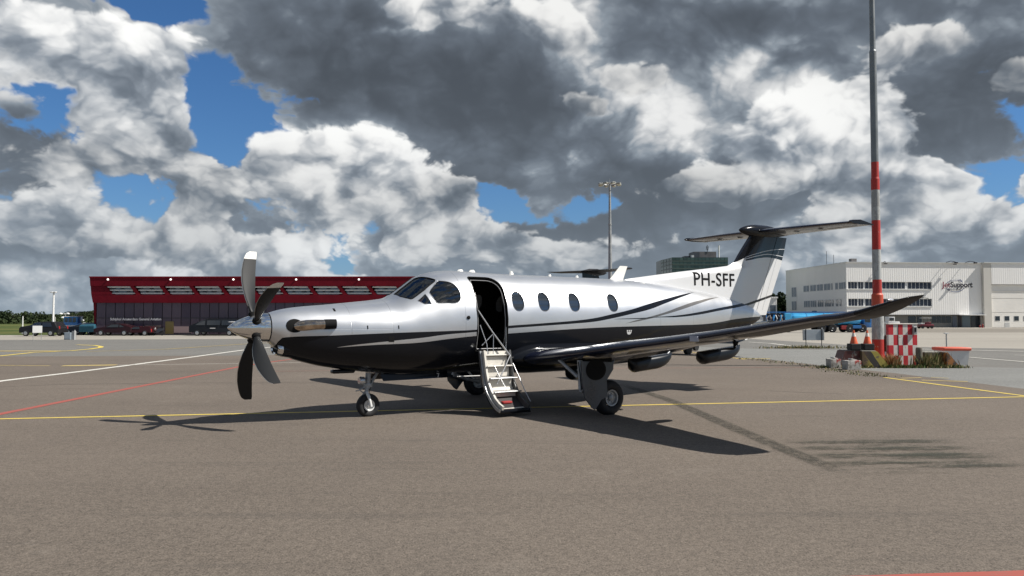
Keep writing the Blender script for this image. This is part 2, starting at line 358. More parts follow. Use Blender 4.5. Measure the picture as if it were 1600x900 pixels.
# painted lines
def paint(name, colr, wear=.35):
    def fn(t, p, obj):
        a = t.noise(obj, 1.7, 6, .7); b = t.noise(obj, 55, 3, .7); f = t.math('ADD', t.math('MULTIPLY', a, .6), t.math('MULTIPLY', b, .5))
        c = t.mix(t.math('MULTIPLY', t.smooth(f, .52, .78), wear * 1.6, clamp=True), colr, (.15, .13, .11))
        t.l.new(c, p.inputs['Base Color'])
    return mat(name, colr, .7, spec=.3, fn=fn)
yel = paint('yellow_paint', (.66, .50, .10)); yelw = paint('worn_yellow_paint', (.50, .38, .13), .6); wht = paint('white_paint', (.62, .60, .54)); redp = paint('red_paint', (.34, .085, .065), .45); pink = paint('faded_red_paint', (.30, .15, .12), .6)
blk = paint('patch_tar', (.055, .052, .047), .5)
def stripe(name, pts, w, m, label, z=.0205):
    pts = [Vector((p[0], p[1], 0)) for p in pts]; L = []; Rr = []
    for i, p in enumerate(pts):
        d = (pts[min(i + 1, len(pts) - 1)] - pts[max(i - 1, 0)]).normalized(); n = Vector((-d.y, d.x, 0)) * (w / 2)
        L.append((p + n)); Rr.append(p - n)
    k = len(pts); mb = MB(); mb.add([(a.x, a.y, z) for a in L] + [(a.x, a.y, z) for a in Rr], [(i, i + 1, i + 1 + k, i + k) for i in range(k - 1)])
    o = mb.build(name, m, fix=False)
    if o.data.polygons[0].normal.z < 0: o.data.flip_normals()
    return tag(o, label, None, None, 'structure')
def ext(a, b, fa, fb): return [a + (a - b) * fa, b + (b - a) * fb]
stripe('stand_line', ext(G(0, 656.2), G(1600, 621.3), .5, .6), .115, yel, 'long yellow line crossing under the aircraft')
stripe('clearance_line', [G(-300, 716), G(0, 648.5), G(185, 611.5), G(380, 572.5), G(440, 564), G(470, 560)], .19, redp, 'red line slanting past the propeller')
stripe('clearance_line', ext(G(1420, 912), G(1600, 906), .6, 1.5), .26, redp, 'red line in the lower right corner')
stripe('edge_line', [G(-200, 628), G(0, 596.5), G(120, 582), G(300, 558.5), G(380, 547.5), G(470, 538)], .26, wht, 'white line slanting across the taxi lane on the left')
stripe('lane_line', [G(135, 549.8), G(260, 546), G(380, 538), G(470, 534)], .22, yelw, 'thin pale line behind the white slanting line')
stripe('taxi_curve', [G(-150, 566), G(0, 556.8), G(50, 551.5), G(110, 548.5), G(140, 546), G(157, 543.5), G(158, 541.8), G(148, 540.2), G(120, 539)], .28, yel, 'yellow line curving back on itself at the left', .021)
stripe('hatched_marking', [G(-120, 549.5), G(0, 549), G(92, 549)], .75, yelw, 'broad worn yellow marking at the left edge')
stripe('short_line', [G(-90, 571), G(0, 571.5), G(78, 572.3)], .16, yelw, 'short worn yellow line at the left edge')
stripe('yellow_bar', [G(97, 572.3), G(182, 571)], .5, yelw, 'short wide yellow bar beside the white line')
stripe('thin_lane_line', [G(182, 571.2), G(380, 568.5), G(470, 567)], .09, wht, 'thin pale line running to the propeller')
stripe('lead_in_line', [G(1382, 590.8), G(1600, 619.8), G(1760, 643)], .13, yel, 'yellow line slanting down to the right edge', .0215)
for k, (a, b, w_) in enumerate((((1408, 592), (1440, 591), .12), ((1440, 595), (1512, 597.2), .16), ((1455, 590.5), (1482, 592), .1))): stripe('broken_marking', [G(*a), G(*b)], w_, yelw, 'worn yellow fragments beside the slanting line')
stripe('far_yellow_line', [G(1000, 542), G(1053, 546.5), G(1090, 552), G(1165, 562.3)], .14, yelw, 'worn yellow line behind the wing pods')
stripe('far_yellow_line', [G(1150, 561), G(1204, 561)], .3, yelw, 'worn yellow dashes at the paving edge')
stripe('faded_line', [G(430, 581), G(740, 577.5), G(1290, 574.5)], .09, pink, 'faded red line running behind the aircraft')
stripe('tar_joint', [G(-60, 608), G(100, 601.5), G(300, 599.5), G(700, 597), G(740, 577)], .035, blk, 'dark joint in the asphalt')
stripe('tar_joint', [G(420, 572.5), G(1000, 572.4), G(1270, 572)], .07, blk, 'dark joint behind the faded line')
stripe('tar_joint', [G(1320, 617), G(1200, 612)], .03, blk, 'short dark joint')
stripe('white_lane_line', [G(1170, 534.8), G(1205, 537), G(1240, 541.5), G(1275, 544)], .25, wht, 'white line behind the sign')
stripe('white_lane_line', [G(1514, 558.8), G(1600, 565.8), G(1760, 578)], .2, wht, 'white line right of the red lidded bin')
stripe('white_lane_line', [G(1420, 545.5), G(1600, 549.5)], .35, wht, 'far white line by the concrete')
stripe('white_lane_line', [G(1585, 555.3), G(1680, 557.5)], .15, wht, 'short white dash at the right edge')
stripe('white_lane_line', [G(1385, 519.2), G(1600, 519.2)], .3, wht, 'faint line along the service road')
rc_ = random.Random(21)
def crack(a, b, n, amp, w, lab):
    a, b = Vector(a), Vector(b); d = b - a; nrm = Vector((-d.y, d.x, 0)).normalized(); pts = []; o_ = 0
    for i in range(n + 1): o_ = o_ * .7 + rc_.uniform(-amp, amp); pts.append(a + d * i / n + nrm * o_)
    stripe('asphalt_crack', pts, w, blk, lab, .0208)

# tyre and roller marks near the right
def stainfn(t, p, obj):
    a = t.noise(obj, 9, 5, .75); b = t.noise(obj, 60, 3, .7)
    u = t.n.new('ShaderNodeTexCoord').outputs['UV']; ux, uy, _ = t.sep(u)
    e = t.math('MULTIPLY', t.smooth(ux, 0, .12), t.smooth(ux, 1, .8)); e = t.math('MULTIPLY', e, t.math('MULTIPLY', t.smooth(uy, 0, .25), t.smooth(uy, 1, .75)))
    m = t.math('MULTIPLY', e, t.smooth(t.math('ADD', t.math('MULTIPLY', a, .5), t.math('MULTIPLY', b, .5)), .38, .60))
    tr = t.n.new('ShaderNodeBsdfTransparent'); mx = t.n.new('ShaderNodeMixShader')
    t.l.new(t.math('MULTIPLY', m, .6), mx.inputs[0]); t.l.new(tr.outputs[0], mx.inputs[1]); t.l.new(p.outputs[0], mx.inputs[2])
    t.l.new(mx.outputs[0], t.n['Material Output'].inputs[0])
stain = mat('tyre_mark', (.04, .042, .034), .9, spec=.2, fn=stainfn)
def mark(pts, w, label, z):
    o = stripe('tyre_mark', pts, w, stain, label, z); me = o.data; uv = me.uv_layers.new(name='UVMap'); k = len(pts)
    for lp in me.loops: i = lp.vertex_index; uv.data[lp.index].uv = ((i % k) / (k - 1), 0 if i >= k else 1)
mark([G(960, 598), G(1050, 628), G(1150, 672), G(1250, 714), G(1335, 748)], .36, 'dark oil streak running under the wing tip', .0225)
def patchfn(t, p, obj):
    u = t.n.new('ShaderNodeTexCoord').outputs['UV']; ux, uy, _ = t.sep(u); w_ = t.math('MULTIPLY_ADD', t.noise(obj, 1.1, 5, .65), .5, uy)
    w_ = t.math('MULTIPLY_ADD', t.math('SUBTRACT', t.noise(obj, .9, 5, .6), .5), .26, uy)
    lanes = t.math('MULTIPLY_ADD', t.math('SINE', t.math('MULTIPLY_ADD', w_, 31.0, t.math('MULTIPLY', ux, 2.0))), .5, .5)
    e = t.math('MULTIPLY', t.math('MULTIPLY', t.smooth(ux, .02, .22), t.smooth(ux, .98, .74)), t.math('MULTIPLY', t.smooth(uy, .0, .18), t.smooth(uy, 1.0, .8)))
    g_ = t.math('ADD', t.math('MULTIPLY', t.noise(obj, 14, 5, .75), .55), t.math('MULTIPLY', t.noise(obj, 60, 3, .7), .35))
    m = t.math('MULTIPLY', e, t.smooth(t.math('ADD', t.math('MULTIPLY', lanes, .17), t.math('MULTIPLY_ADD', t.noise(t.comb(t.math('MULTIPLY', ux, 2.5), t.math('MULTIPLY', uy, 16.0), 3.0), 1.0, 4, .6), .75, t.math('MULTIPLY', g_, .8))), .72, 1.02))
    tr = t.n.new('ShaderNodeBsdfTransparent'); mx = t.n.new('ShaderNodeMixShader')
    t.l.new(t.math('MULTIPLY', m, .72), mx.inputs[0]); t.l.new(tr.outputs[0], mx.inputs[1]); t.l.new(p.outputs[0], mx.inputs[2]); t.l.new(mx.outputs[0], t.n['Material Output'].inputs[0])
pm = mat('roller_stain', (.05, .054, .042), .9, spec=.2, fn=patchfn)
c_ = [G(1300, 748), G(1680, 742), G(1480, 682), G(1190, 686)]; mb_ = MB(); mb_.add([(v.x, v.y, .0238) for v in c_], [(0, 1, 2, 3)]); o_ = mb_.build('roller_stain', pm, fix=False)
if o_.data.polygons[0].normal.z < 0: o_.data.flip_normals()
uv_ = o_.data.uv_layers.new(name='UVMap'); cs_ = [(0, 0), (1, 0), (1, 1), (0, 1)]
for lp_ in o_.data.loops: uv_.data[lp_.index].uv = cs_[lp_.vertex_index]
tag(o_, 'dark blotchy streaked stain at the right of the stand', None, None, 'structure')
# weeds along the paving edge and round the pole base: uncountable blades
def weeds(name, spots, label, n, hmax, mtl, seed=1):
    r = random.Random(seed); mb = MB()
    for _ in range(n):
        c, sx, sy = r.choice(spots); x = c[0] + r.gauss(0, sx); y = c[1] + r.gauss(0, sy); h = hmax * r.uniform(.25, 1) * r.choice((.5, 1, 1)); a = r.uniform(0, 6.28); w = .008 + .02 * r.random()
        l = r.uniform(.1, .6) * h; b = r.uniform(0, 6.28); dx, dy = math.cos(a) * w, math.sin(a) * w
        tx, ty = x + math.cos(b) * l, y + math.sin(b) * l
        mb.add([(x - dx, y - dy, 0.01), (x + dx, y + dy, 0.01), ((x + tx) / 2 + dx * .7, (y + ty) / 2 + dy * .7, h * .65), ((x + tx) / 2 - dx * .7, (y + ty) / 2 - dy * .7, h * .65), (tx, ty, h)], [(0, 1, 2, 3), (3, 2, 4)], r.choice((0, 0, 1)))
    return tag(mb.build(name, mtl, fix=False), label, None, None, 'stuff')
green = mat('weed_green', (.07, .10, .03), .9, spec=.2); straw = mat('weed_straw', (.26, .21, .10), .9, spec=.2)
edge = [(G(px, py), .30, .09) for px, py in [(1160 + i * 8, 560 + i * 8 * .115) for i in range(12)] + [(1262 + i * 6, 572.5 + i * .9) for i in range(20)]]
weeds('weeds', edge, 'low green weeds along the edge of the paving', 950, .08, [green, straw], 3)
# ---------------------------------------------------------------- the aircraft: x aft from the spinner tip, y to starboard, port = -y
AX, AY, PSI = -4.6522, 12.7064, .6087
ac = thing('propeller_aeroplane', 'silver and black single engine turboprop aeroplane with open airstair door, parked nose left', 'aeroplane', (AX, AY, .0), PSI)
# x, top, bot, halfwidth, zc, n_up, n_lo
ST=[(.66,1.875,1.385,.245,1.63,2.0,2.0),(.80,1.92,1.26,.30,1.62,2.0,2.0),(1.0,1.96,1.12,.365,1.60,2.0,2.1),(1.3,1.995,1.02,.435,1.57,2.05,2.15),
(1.6,2.02,.945,.50,1.55,2.1,2.2),(2.2,2.08,.845,.615,1.53,2.15,2.25),(2.6,2.125,.795,.68,1.53,2.15,2.3),(2.86,2.18,.77,.72,1.54,2.1,2.3),(3.12,2.35,.755,.755,1.56,2.0,2.3),
(3.46,2.575,.745,.79,1.60,2.0,2.3),(3.87,2.69,.74,.82,1.65,2.1,2.3),(4.3,2.71,.74,.835,1.68,2.15,2.3),(5.0,2.69,.74,.84,1.70,2.15,2.3),(6.5,2.68,.74,.84,1.70,2.15,2.3),
(8.0,2.67,.75,.84,1.70,2.15,2.3),(8.9,2.655,.79,.815,1.72,2.15,2.3),(9.8,2.60,.90,.72,1.76,2.1,2.2),(10.8,2.50,1.05,.565,1.82,2.05,2.1),(11.8,2.39,1.24,.395,1.86,2.0,2.0),
(12.8,2.22,1.47,.23,1.87,2.0,2.0),(13.35,2.06,1.64,.13,1.86,2,2),(13.6,1.93,1.75,.05,1.84,2,2)]
def _sl(c):
    n=len(ST);m=[0]*n
    for i in range(n):
        a=max(0,i-1);b=min(n-1,i+1);m[i]=(ST[b][c]-ST[a][c])/(ST[b][0]-ST[a][0])
    return m
SL={c:_sl(c) for c in range(1,7)}
def sec(x):
    x=min(max(x,ST[0][0]),ST[-1][0]);i=0
    while i<len(ST)-2 and x>ST[i+1][0]: i+=1
    h=ST[i+1][0]-ST[i][0];t=(x-ST[i][0])/h;o=[]
    for c in range(1,7):
        a,b=ST[i][c],ST[i+1][c];ma,mb=SL[c][i]*h,SL[c][i+1]*h
        o.append((2*t**3-3*t*t+1)*a+(t**3-2*t*t+t)*ma+(3*t*t-2*t**3)*b+(t**3-t*t)*mb)
    return o
def half(x,z):
    T,B,w,zc,nu,nl=sec(x)
    if z>=zc: r=(z-zc)/(T-zc);n=nu
    else: r=(zc-z)/(zc-B);n=nl
    if r>=1:return 0
    return w*(1-r**n)**(1/n)

P_ = lambda x, y, z: (x, -y, z)
# paint: silver above, black below with sweeping cheat lines, drawn as curves of height over length
A_TOP = [(.66, 1.15), (.74, 1.2), (.80, 1.46), (1.686, 1.496), (2.715, 1.531), (3.769, 1.557), (4.253, 1.572), (4.94, 1.638), (5.7, 1.681), (6.65, 1.739), (7.137, 1.786), (7.66, 1.872), (8.21, 1.97), (8.81, 2.102), (9.51, 2.234), (10.36, 2.364), (10.9, 2.419), (11.3, 2.43), (14, 2.43)]
A_BOT = [(.66, 1.1), (1.6, 1.27), (1.763, 1.300), (2.718, 1.396), (3.19, 1.437), (3.69, 1.493), (4.254, 1.530), (4.94, 1.588), (5.7, 1.630), (6.64, 1.680), (7.13, 1.712), (7.65, 1.782), (8.2, 1.874), (8.77, 1.974), (9.46, 2.139), (10.3, 2.317), (10.9, 2.419), (11.3, 2.44), (14, 2.44)]
BELLY = [(.66, 1.1), (1.6, 1.28), (1.764, 1.292), (2.38, 1.325), (3.05, 1.347), (3.777, 1.416), (4.26, 1.457), (4.95, 1.491), (5.7, 1.527), (6.64, 1.57), (7.65, 1.602), (9.0, 1.622), (9.8, 1.631), (10.86, 1.649), (11.5, 1.691), (12.2, 1.76), (12.8, 1.80), (13.7, 1.84), (14, 1.85)]
C_TOP = [(.66, 1.7), (7.6, 1.760), (7.8, 1.774), (8.49, 1.794), (9.0, 1.817), (9.73, 1.852), (10.6, 1.930), (11.5, 2.034), (12.5, 2.143), (13.3, 2.25), (14, 2.40)]
C_BOT = [(.66, 1.71), (7.6, 1.765), (7.8, 1.766), (8.49, 1.772), (9.0, 1.803), (9.73, 1.812), (10.6, 1.870), (11.5, 1.968), (12.5, 2.072), (13.3, 2.18), (14, 2.33)]
D_TOP = [(.66, 1.6), (7.8, 1.655), (8.4, 1.752), (9.39, 1.937), (9.85, 2.043), (10.73, 2.204), (11.6, 2.30), (12.0, 2.318), (14, 2.32)]
D_BOT = [(.66, 1.61), (7.8, 1.662), (8.4, 1.72), (9.38, 1.883), (9.83, 1.965), (10.69, 2.130), (11.6, 2.285), (12.0, 2.325), (14, 2.33)]
def silver_nodes(t, p, obj):
    f = t.noise(obj, 1.3, 4, .5)
    r = t.math('MULTIPLY_ADD', f, .12, .30); return r
SILVER = (.66, .67, .685); FINW = (.68, .68, .68); BLACK = (.008, .009, .012); DGREY = (.20, .19, .18)
def livery(t, p, obj):
    x, y, z = t.sep(obj)
    cv = lambda pts: curve_node(t, x, pts, .66, 14, 1.0, 2.6)
    lt = lambda a, b: t.math('LESS_THAN', a, b); gt = lambda a, b: t.math('GREATER_THAN', a, b)
    a = t.math('MULTIPLY', lt(z, cv(A_TOP)), gt(z, cv(A_BOT))); b = lt(z, cv(BELLY)); c = t.math('MULTIPLY', lt(z, cv(C_TOP)), gt(z, cv(C_BOT)))
    d = t.math('MULTIPLY', t.math('MULTIPLY', lt(z, cv(D_TOP)), gt(z, cv(D_BOT))), gt(x, 7.8))
    c = t.math('MULTIPLY', c, gt(x, 7.65))
    k = t.math('MAXIMUM', t.math('MAXIMUM', a, b), c)
    t.l.new(t.math('MULTIPLY_ADD', k, -.28, .5), p.inputs['Specular IOR Level'])
    # hairline panel seams
    s = 0.0
    for xs in (1.93, 2.66, 4.06, 9.15, 10.4):
        s = t.math('MAXIMUM', lt(t.math('ABSOLUTE', t.math('SUBTRACT', x, xs)), .0035), s)
    hs = t.math('MULTIPLY', t.math('MULTIPLY', lt(t.math('ABSOLUTE', t.math('SUBTRACT', z, 1.60)), .003), lt(x, 2.66)), gt(x, .9))
    s = t.math('MAXIMUM', s, hs)
    base = t.mix(t.math('MULTIPLY', s, .45), SILVER, (.1, .1, .1))
    base = t.mix(d, base, DGREY); base = t.mix(k, base, BLACK)
    dust = t.math('MULTIPLY', t.math('MULTIPLY', t.smooth(t.noise(obj, 3.0, 6, .6), .45, .8), .08), t.math('SUBTRACT', 1.0, k))
    base = t.mix(dust, base, (.25, .23, .20))
    t.l.new(t.math('MULTIPLY_ADD', k, -.30, .35), p.inputs['Coat Weight'])
    t.l.new(base, p.inputs['Base Color'])
    bp = t.n.new('ShaderNodeBump'); bp.inputs['Strength'].default_value = .35; bp.inputs['Distance'].default_value = .006   # gentle oil canning of the skin between frames
    rw = t.math('MULTIPLY', t.math('SINE', t.math('MULTIPLY', x, 15.7)), .25); t.l.new(t.math('ADD', rw, t.math('SUBTRACT', t.noise(obj, 2.6, 2, .4), t.math('MULTIPLY', s, .4))), bp.inputs['Height']); t.l.new(bp.outputs[0], p.inputs['Normal'])
    t.l.new(t.math('MULTIPLY', t.math('SUBTRACT', 1.0, k), .84), p.inputs['Metallic'])
    t.l.new(t.math('MULTIPLY_ADD', k, -.22, silver_nodes(t, p, obj)), p.inputs['Roughness'])
paintm = mat('aircraft_livery', SILVER, .3, .5, coat=.6, fn=livery, croug=.06)
silver = mat('silver_paint', SILVER, .30, .5, coat=.6, croug=.06)
blackp = mat('black_gloss_paint', BLACK, .12, 0, spec=.28, coat=.0, croug=.03)
chrome = mat('polished_metal', (.78, .77, .75), .09, 1.0)
steel = mat('brushed_steel', (.42, .43, .44), .35, .9, var=.15, vscale=20)
gearm = mat('gear_grey_paint', (.33, .345, .36), .4, .2, var=.15, vscale=14, dirt=.35)
gearw = mat('gear_white_paint', (.72, .72, .70), .35, .1, var=.06, vscale=14, dirt=.15)
rubber = mat('tyre_rubber', (.018, .018, .019), .72, spec=.35, var=.3, vscale=8)
dark = mat('dark_recess', (.006, .006, .006), .8, spec=.2)
cabin = mat('cabin_lining', (.012, .011, .011), .8, spec=.2)
glass = mat('cockpit_glass', (.03, .035, .04), .02, 0, spec=.9, coat=1.0, croug=.01)
boot = mat('rubber_boot', (.010, .013, .030), .20, spec=.55, coat=.35, croug=.12)
under = mat('wing_underside_paint', (.14, .13, .12), .25, .0, coat=.35)
trim = mat('door_seal', (.35, .35, .35), .45, .3)

def ring_pt(x, th, off=0.0):                       # th from -90 (keel) over 0 (side) to 90 (crown); port side positive y here
    T, B, w, zc, nu, nl = sec(x); n = nu if th >= 0 else nl; H = (T - zc) if th >= 0 else (zc - B)
    c, s_ = math.cos(R(th)), math.sin(R(th))
    y = w * math.copysign(abs(c) ** (2 / n), c); z = zc + H * math.copysign(abs(s_) ** (2 / n), s_)
    if off:
        e = .5; a = ring_pt(x, th + e); b = ring_pt(x, th - e); d = (a[0] - b[0], a[1] - b[1]); L = math.hypot(*d) or 1
        y += d[1] / L * off * (1 if True else 0); z += -d[0] / L * off
    return y, z
def theta(x, z):
    T, B, w, zc, nu, nl = sec(x)
    if z >= zc: return math.degrees(math.asin(min(1, ((z - zc) / (T - zc))) ** (nu / 2)))
    return -math.degrees(math.asin(min(1, ((zc - z) / (zc - B))) ** (nl / 2)))
def skin(x0, x1, nx, off=0.0, th0=-90, th1=270, nt=96):
    rings = []
    for i in range(nx + 1):
        x = x0 + (x1 - x0) * i / nx; g_ = []
        for k in range(nt):
            th = th0 + 360 * k / nt
            if th <= 90: y, z = ring_pt(x, max(-90, th), off if abs(th) < 89.9 else 0)
            else: y, z = ring_pt(x, 180 - th, off if abs(180 - th) < 89.9 else 0); y = -y
            g_.append(P_(x, y, z))
        rings.append(g_)
    return rings
def poly_cols(poly, nx):                           # slice an outline given in (x, theta) into columns
    xs = [p[0] for p in poly]; a, b = min(xs), max(xs); out = []
    for i in range(nx + 1):
        t_ = .5 - .5 * math.cos(math.pi * i / nx); x = a + (b - a) * (t_ * .6 + i / nx * .4); x = min(max(x, a + 1e-4), b - 1e-4); hits = []
        for (p, q), (r_, s_) in zip(poly, poly[1:] + poly[:1]):
            if (p <= x < r_) or (r_ <= x < p): hits.append(q + (s_ - q) * (x - p) / (r_ - p))
        if len(hits) >= 2: out.append((x, min(hits), max(hits)))
    return out
def patch(poly, off, side=1, nx=20, nt=8):         # a sheet lying on the fuselage skin
    cols = poly_cols(poly, nx); mb = MB(); vs = []
    for x, lo, hi in cols:
        for k in range(nt + 1):
            y, z = ring_pt(x, lo + (hi - lo) * k / nt, off); vs.append(P_(x, y * side, z))
    n = nt + 1; fs = [(i * n + k, i * n + k + 1, (i + 1) * n + k + 1, (i + 1) * n + k) for i in range(len(cols) - 1) for k in range(nt)]
    mb.add(vs, fs); return mb
def orient(o, side):
    if sum(q.normal.y * q.area for q in o.data.polygons) * -side < 0: o.data.flip_normals()
    return o
def solid(poly, o0, o1, side=1, nx=20, nt=8):      # the same outline as a block through the skin, to cut with
    cols = poly_cols(poly, nx); mb = MB(); n = nt + 1; vs = []
    for off in (o0, o1):
        for x, lo, hi in cols:
            for k in range(n):
                y, z = ring_pt(x, lo + (hi - lo) * k / nt, off); vs.append(P_(x, y * side, z))
    N = len(cols) * n; q = lambda s_, i, k: s_ * N + i * n + k; fs = []; C_ = len(cols)
    for i in range(C_ - 1):
        for k in range(nt): fs += [(q(0, i, k), q(0, i + 1, k), q(0, i + 1, k + 1), q(0, i, k + 1)), (q(1, i, k), q(1, i, k + 1), q(1, i + 1, k + 1), q(1, i + 1, k))]
        fs += [(q(0, i, 0), q(1, i, 0), q(1, i + 1, 0), q(0, i + 1, 0)), (q(0, i, nt), q(0, i + 1, nt), q(1, i + 1, nt), q(1, i, nt))]
    for k in range(nt): fs += [(q(0, 0, k), q(0, 0, k + 1), q(1, 0, k + 1), q(1, 0, k)), (q(0, C_ - 1, k), q(1, C_ - 1, k), q(1, C_ - 1, k + 1), q(0, C_ - 1, k + 1))]
    mb.add(vs, fs); return mb
def rim(poly, off, w, side=1, nseg=4):             # a raised frame round an outline
    pts = []
    for (a, b), (c, d) in zip(poly, poly[1:] + poly[:1]):
        for i in range(nseg):
            x = a + (c - a) * i / nseg; y, z = ring_pt(x, b + (d - b) * i / nseg, off); pts.append(P_(x, y * side, z))
    mb = MB(); pts.append(pts[0]); pts.append(pts[1]); mb.tube(pts, w, 6, cap=False); return mb
def oval(cx, cz, rx, rz, n=28, p=2.3):
    o = []
    for i in range(n):
        t_ = 2 * math.pi * i / n; c, s_ = math.cos(t_), math.sin(t_)
        x = cx + rx * math.copysign(abs(c) ** (2 / p), c); z = cz + rz * math.copysign(abs(s_) ** (2 / p), s_); o.append((x, theta(x, z)))
    return o
def rounded(pts, r, n=5):                          # round the corners of an (x, z) outline
    out = []; N = len(pts)
    for i, (x, z) in enumerate(pts):
        p, q = Vector(pts[i - 1]), Vector(pts[(i + 1) % N]); c = Vector((x, z)); rr = r[i] if isinstance(r, (list, tuple)) else r
        a = c + (p - c).normalized() * min(rr, (p - c).length * .48); b = c + (q - c).normalized() * min(rr, (q - c).length * .48)
        for k in range(n + 1):
            t_ = k / n; out.append(tuple(a * (1 - t_) ** 2 + c * 2 * t_ * (1 - t_) + b * t_ * t_))
    return out
XT = lambda pts: [(x, theta(x, z)) for x, z in pts]
DOOR = XT(rounded([(4.31, 1.17), (4.31, 2.57), (4.99, 2.57), (4.99, 1.17)], [.02, .03, .27, .02], 7))
SIDE = XT(rounded([(3.50, 2.058), (3.42, 2.27), (3.67, 2.487), (3.92, 2.465), (4.035, 2.28), (3.97, 2.06)], [.05, .04, .04, .16, .16, .16], 5))
TRI = XT(rounded([(3.185, 2.103), (3.35, 2.232), (3.42, 2.046), (3.285, 2.043)], .012, 3))
WS = [(2.95, theta(2.95, 2.21)), (3.05, 70), (3.20, 74), (3.36, 77), (3.46, 78), (3.64, theta(3.64, 2.51)), (3.62, theta(3.62, 2.468)), (3.40, theta(3.40, 2.33)), (3.13, theta(3.13, 2.138)), (3.03, theta(3.03, 2.15))]
WS = [(2.955, 83), (3.16, 84), (3.37, 84.5), (3.44, 80), (3.55, 68), (3.635, theta(3.635, 2.50)), (3.605, theta(3.605, 2.465)), (3.36, theta(3.36, 2.30)), (3.125, theta(3.125, 2.145)), (3.09, theta(3.09, 2.135)), (3.03, theta(3.03, 2.155)), (2.97, theta(2.97, 2.18))]
WINX = [5.27, 5.90, 6.68, 7.735]
CW = [oval(x, 2.115, .138, .19) for x in WINX]
# fuselage: hollow shell cut open for the door and the glazing
fm = MB(); fm.loft(skin(.66, 13.6, 150)); fus = fm.build('fuselage', [paintm, cabin], ac, smooth=40)
inner = MB(); rr = []
for i in range(50):
    x = 3.02 + (8.3 - 3.02) * i / 49; row = []
    for (a, b, c) in [skin(x, x + .001, 1, -.045 if x > 3.3 else -.06)[0][k] for k in range(96)]: row.append((x, b, max(c, 1.12)))
    rr.append(row)
inner.loft(rr, 0); cut = [inner.build('cutter', cabin, ac)]
for poly, sd in [(DOOR, 1)] + [(p, s_) for p in [SIDE, TRI, WS] + CW for s_ in (1, -1)]:
    o0, o1 = (-.12, .12) if poly is not WS else (-.10, .08)
    nn = (26, 12) if poly is DOOR else (18, 6)
    cut.append(solid(poly, o0, o1, sd, *nn).build('cutter', cabin, ac))
for c in cut:
    md = fus.modifiers.new('b', 'BOOLEAN'); md.operation = 'DIFFERENCE'; md.object = c; md.solver = 'EXACT'; md.material_mode = 'TRANSFER'
bpy.context.view_layer.update()
me = bpy.data.meshes.new_from_object(fus.evaluated_get(bpy.context.evaluated_depsgraph_get())); fus.modifiers.clear(); fus.data = me; me.name = 'fuselage'
for c in cut: bpy.data.objects.remove(c)
me.shade_smooth(); me.set_sharp_from_angle(angle=R(35))
# door frame, cabin floor, seats seen through the door
rim(DOOR, .004, .012, 1).build('door_frame', dark, ac, smooth=40)
rim(XT(rounded([(4.345, 1.2), (4.345, 2.535), (4.955, 2.535), (4.955, 1.2)], [.02, .03, .25, .02], 7)), -.03, .007, 1).build('door_seal', trim, ac, smooth=40)
leather = mat('dark_leather', (.03, .027, .025), .5, var=.2)
for sx, sy in ((5.6, .35), (5.6, -.35), (3.75, .33), (3.75, -.33), (6.9, .35), (6.9, -.35)):
    s_ = MB(); s_.bb((sx, -sy, 1.42), (.5, .46, .16), .05); s_.build('seat', leather, ac, smooth=40)
    b_ = MB(); b_.bb((sx + .25, -sy, 1.78), (.12, .44, .66), .05); b_.build('seat_back', leather, ac, smooth=40)
cp = MB(); cp.bb((3.12, 0, 1.75), (.12, 1.1, .32), .04); cp.build('instrument_panel', dark, ac, smooth=40)
# glazing
def seethrough(t, p, obj):
    fr = t.n.new('ShaderNodeFresnel'); fr.inputs[0].default_value = 1.6
    tr = t.n.new('ShaderNodeBsdfTransparent'); tr.inputs[0].default_value = (.88, .90, .90, 1); gl = t.n.new('ShaderNodeBsdfGlossy'); gl.inputs['Roughness'].default_value = .01
    mx = t.n.new('ShaderNodeMixShader'); t.l.new(t.math('MULTIPLY_ADD', fr.outputs[0], 1.0, .08, clamp=True), mx.inputs[0]); t.l.new(tr.outputs[0], mx.inputs[1]); t.l.new(gl.outputs[0], mx.inputs[2])
    t.l.new(mx.outputs[0], t.n['Material Output'].inputs[0])
clear = mat('window_glass', (.1, .1, .1), .02, fn=seethrough)
def blind(t, p, obj):
    x, y, z = t.sep(obj); f = t.math('SINE', t.math('MULTIPLY', z, 210))
    t.l.new(t.mix(t.smooth(f, -.6, .6), (.34, .35, .36), (.52, .53, .54)), p.inputs['Base Color'])
blindm = mat('pleated_blind', (.2, .2, .21), .7, fn=blind)
frame = mat('window_frame', (.30, .31, .33), .3, .5)
for sd in (1, -1):
    orient(patch(WS, -.006, sd, 22, 10).build('windshield', clear, ac, smooth=60), sd)
    w_ = rim(WS, .001, .010, sd, 5).build('windshield_frame', dark, ac, smooth=60)
    orient(patch(SIDE, -.006, sd, 20, 8).build('cockpit_window', clear, ac, smooth=60), sd); rim(SIDE, .0, .006, sd, 3).build('window_frame', frame, ac, smooth=60)
    orient(patch(TRI, -.006, sd, 12, 5).build('quarter_window', clear, ac, smooth=60), sd); rim(TRI, .0, .005, sd, 3).build('window_frame', frame, ac, smooth=60)
    for p in CW:
        wdw = orient(patch(p, -.010, sd, 18, 6).build('cabin_window', clear, ac, smooth=60), sd); rim(p, -.001, .006, sd, 1).build('window_frame', frame, wdw, smooth=60)
        patch([(x, a) for x, a in p], -.026, sd, 12, 6).build('window_blind', blindm, wdw, smooth=60)
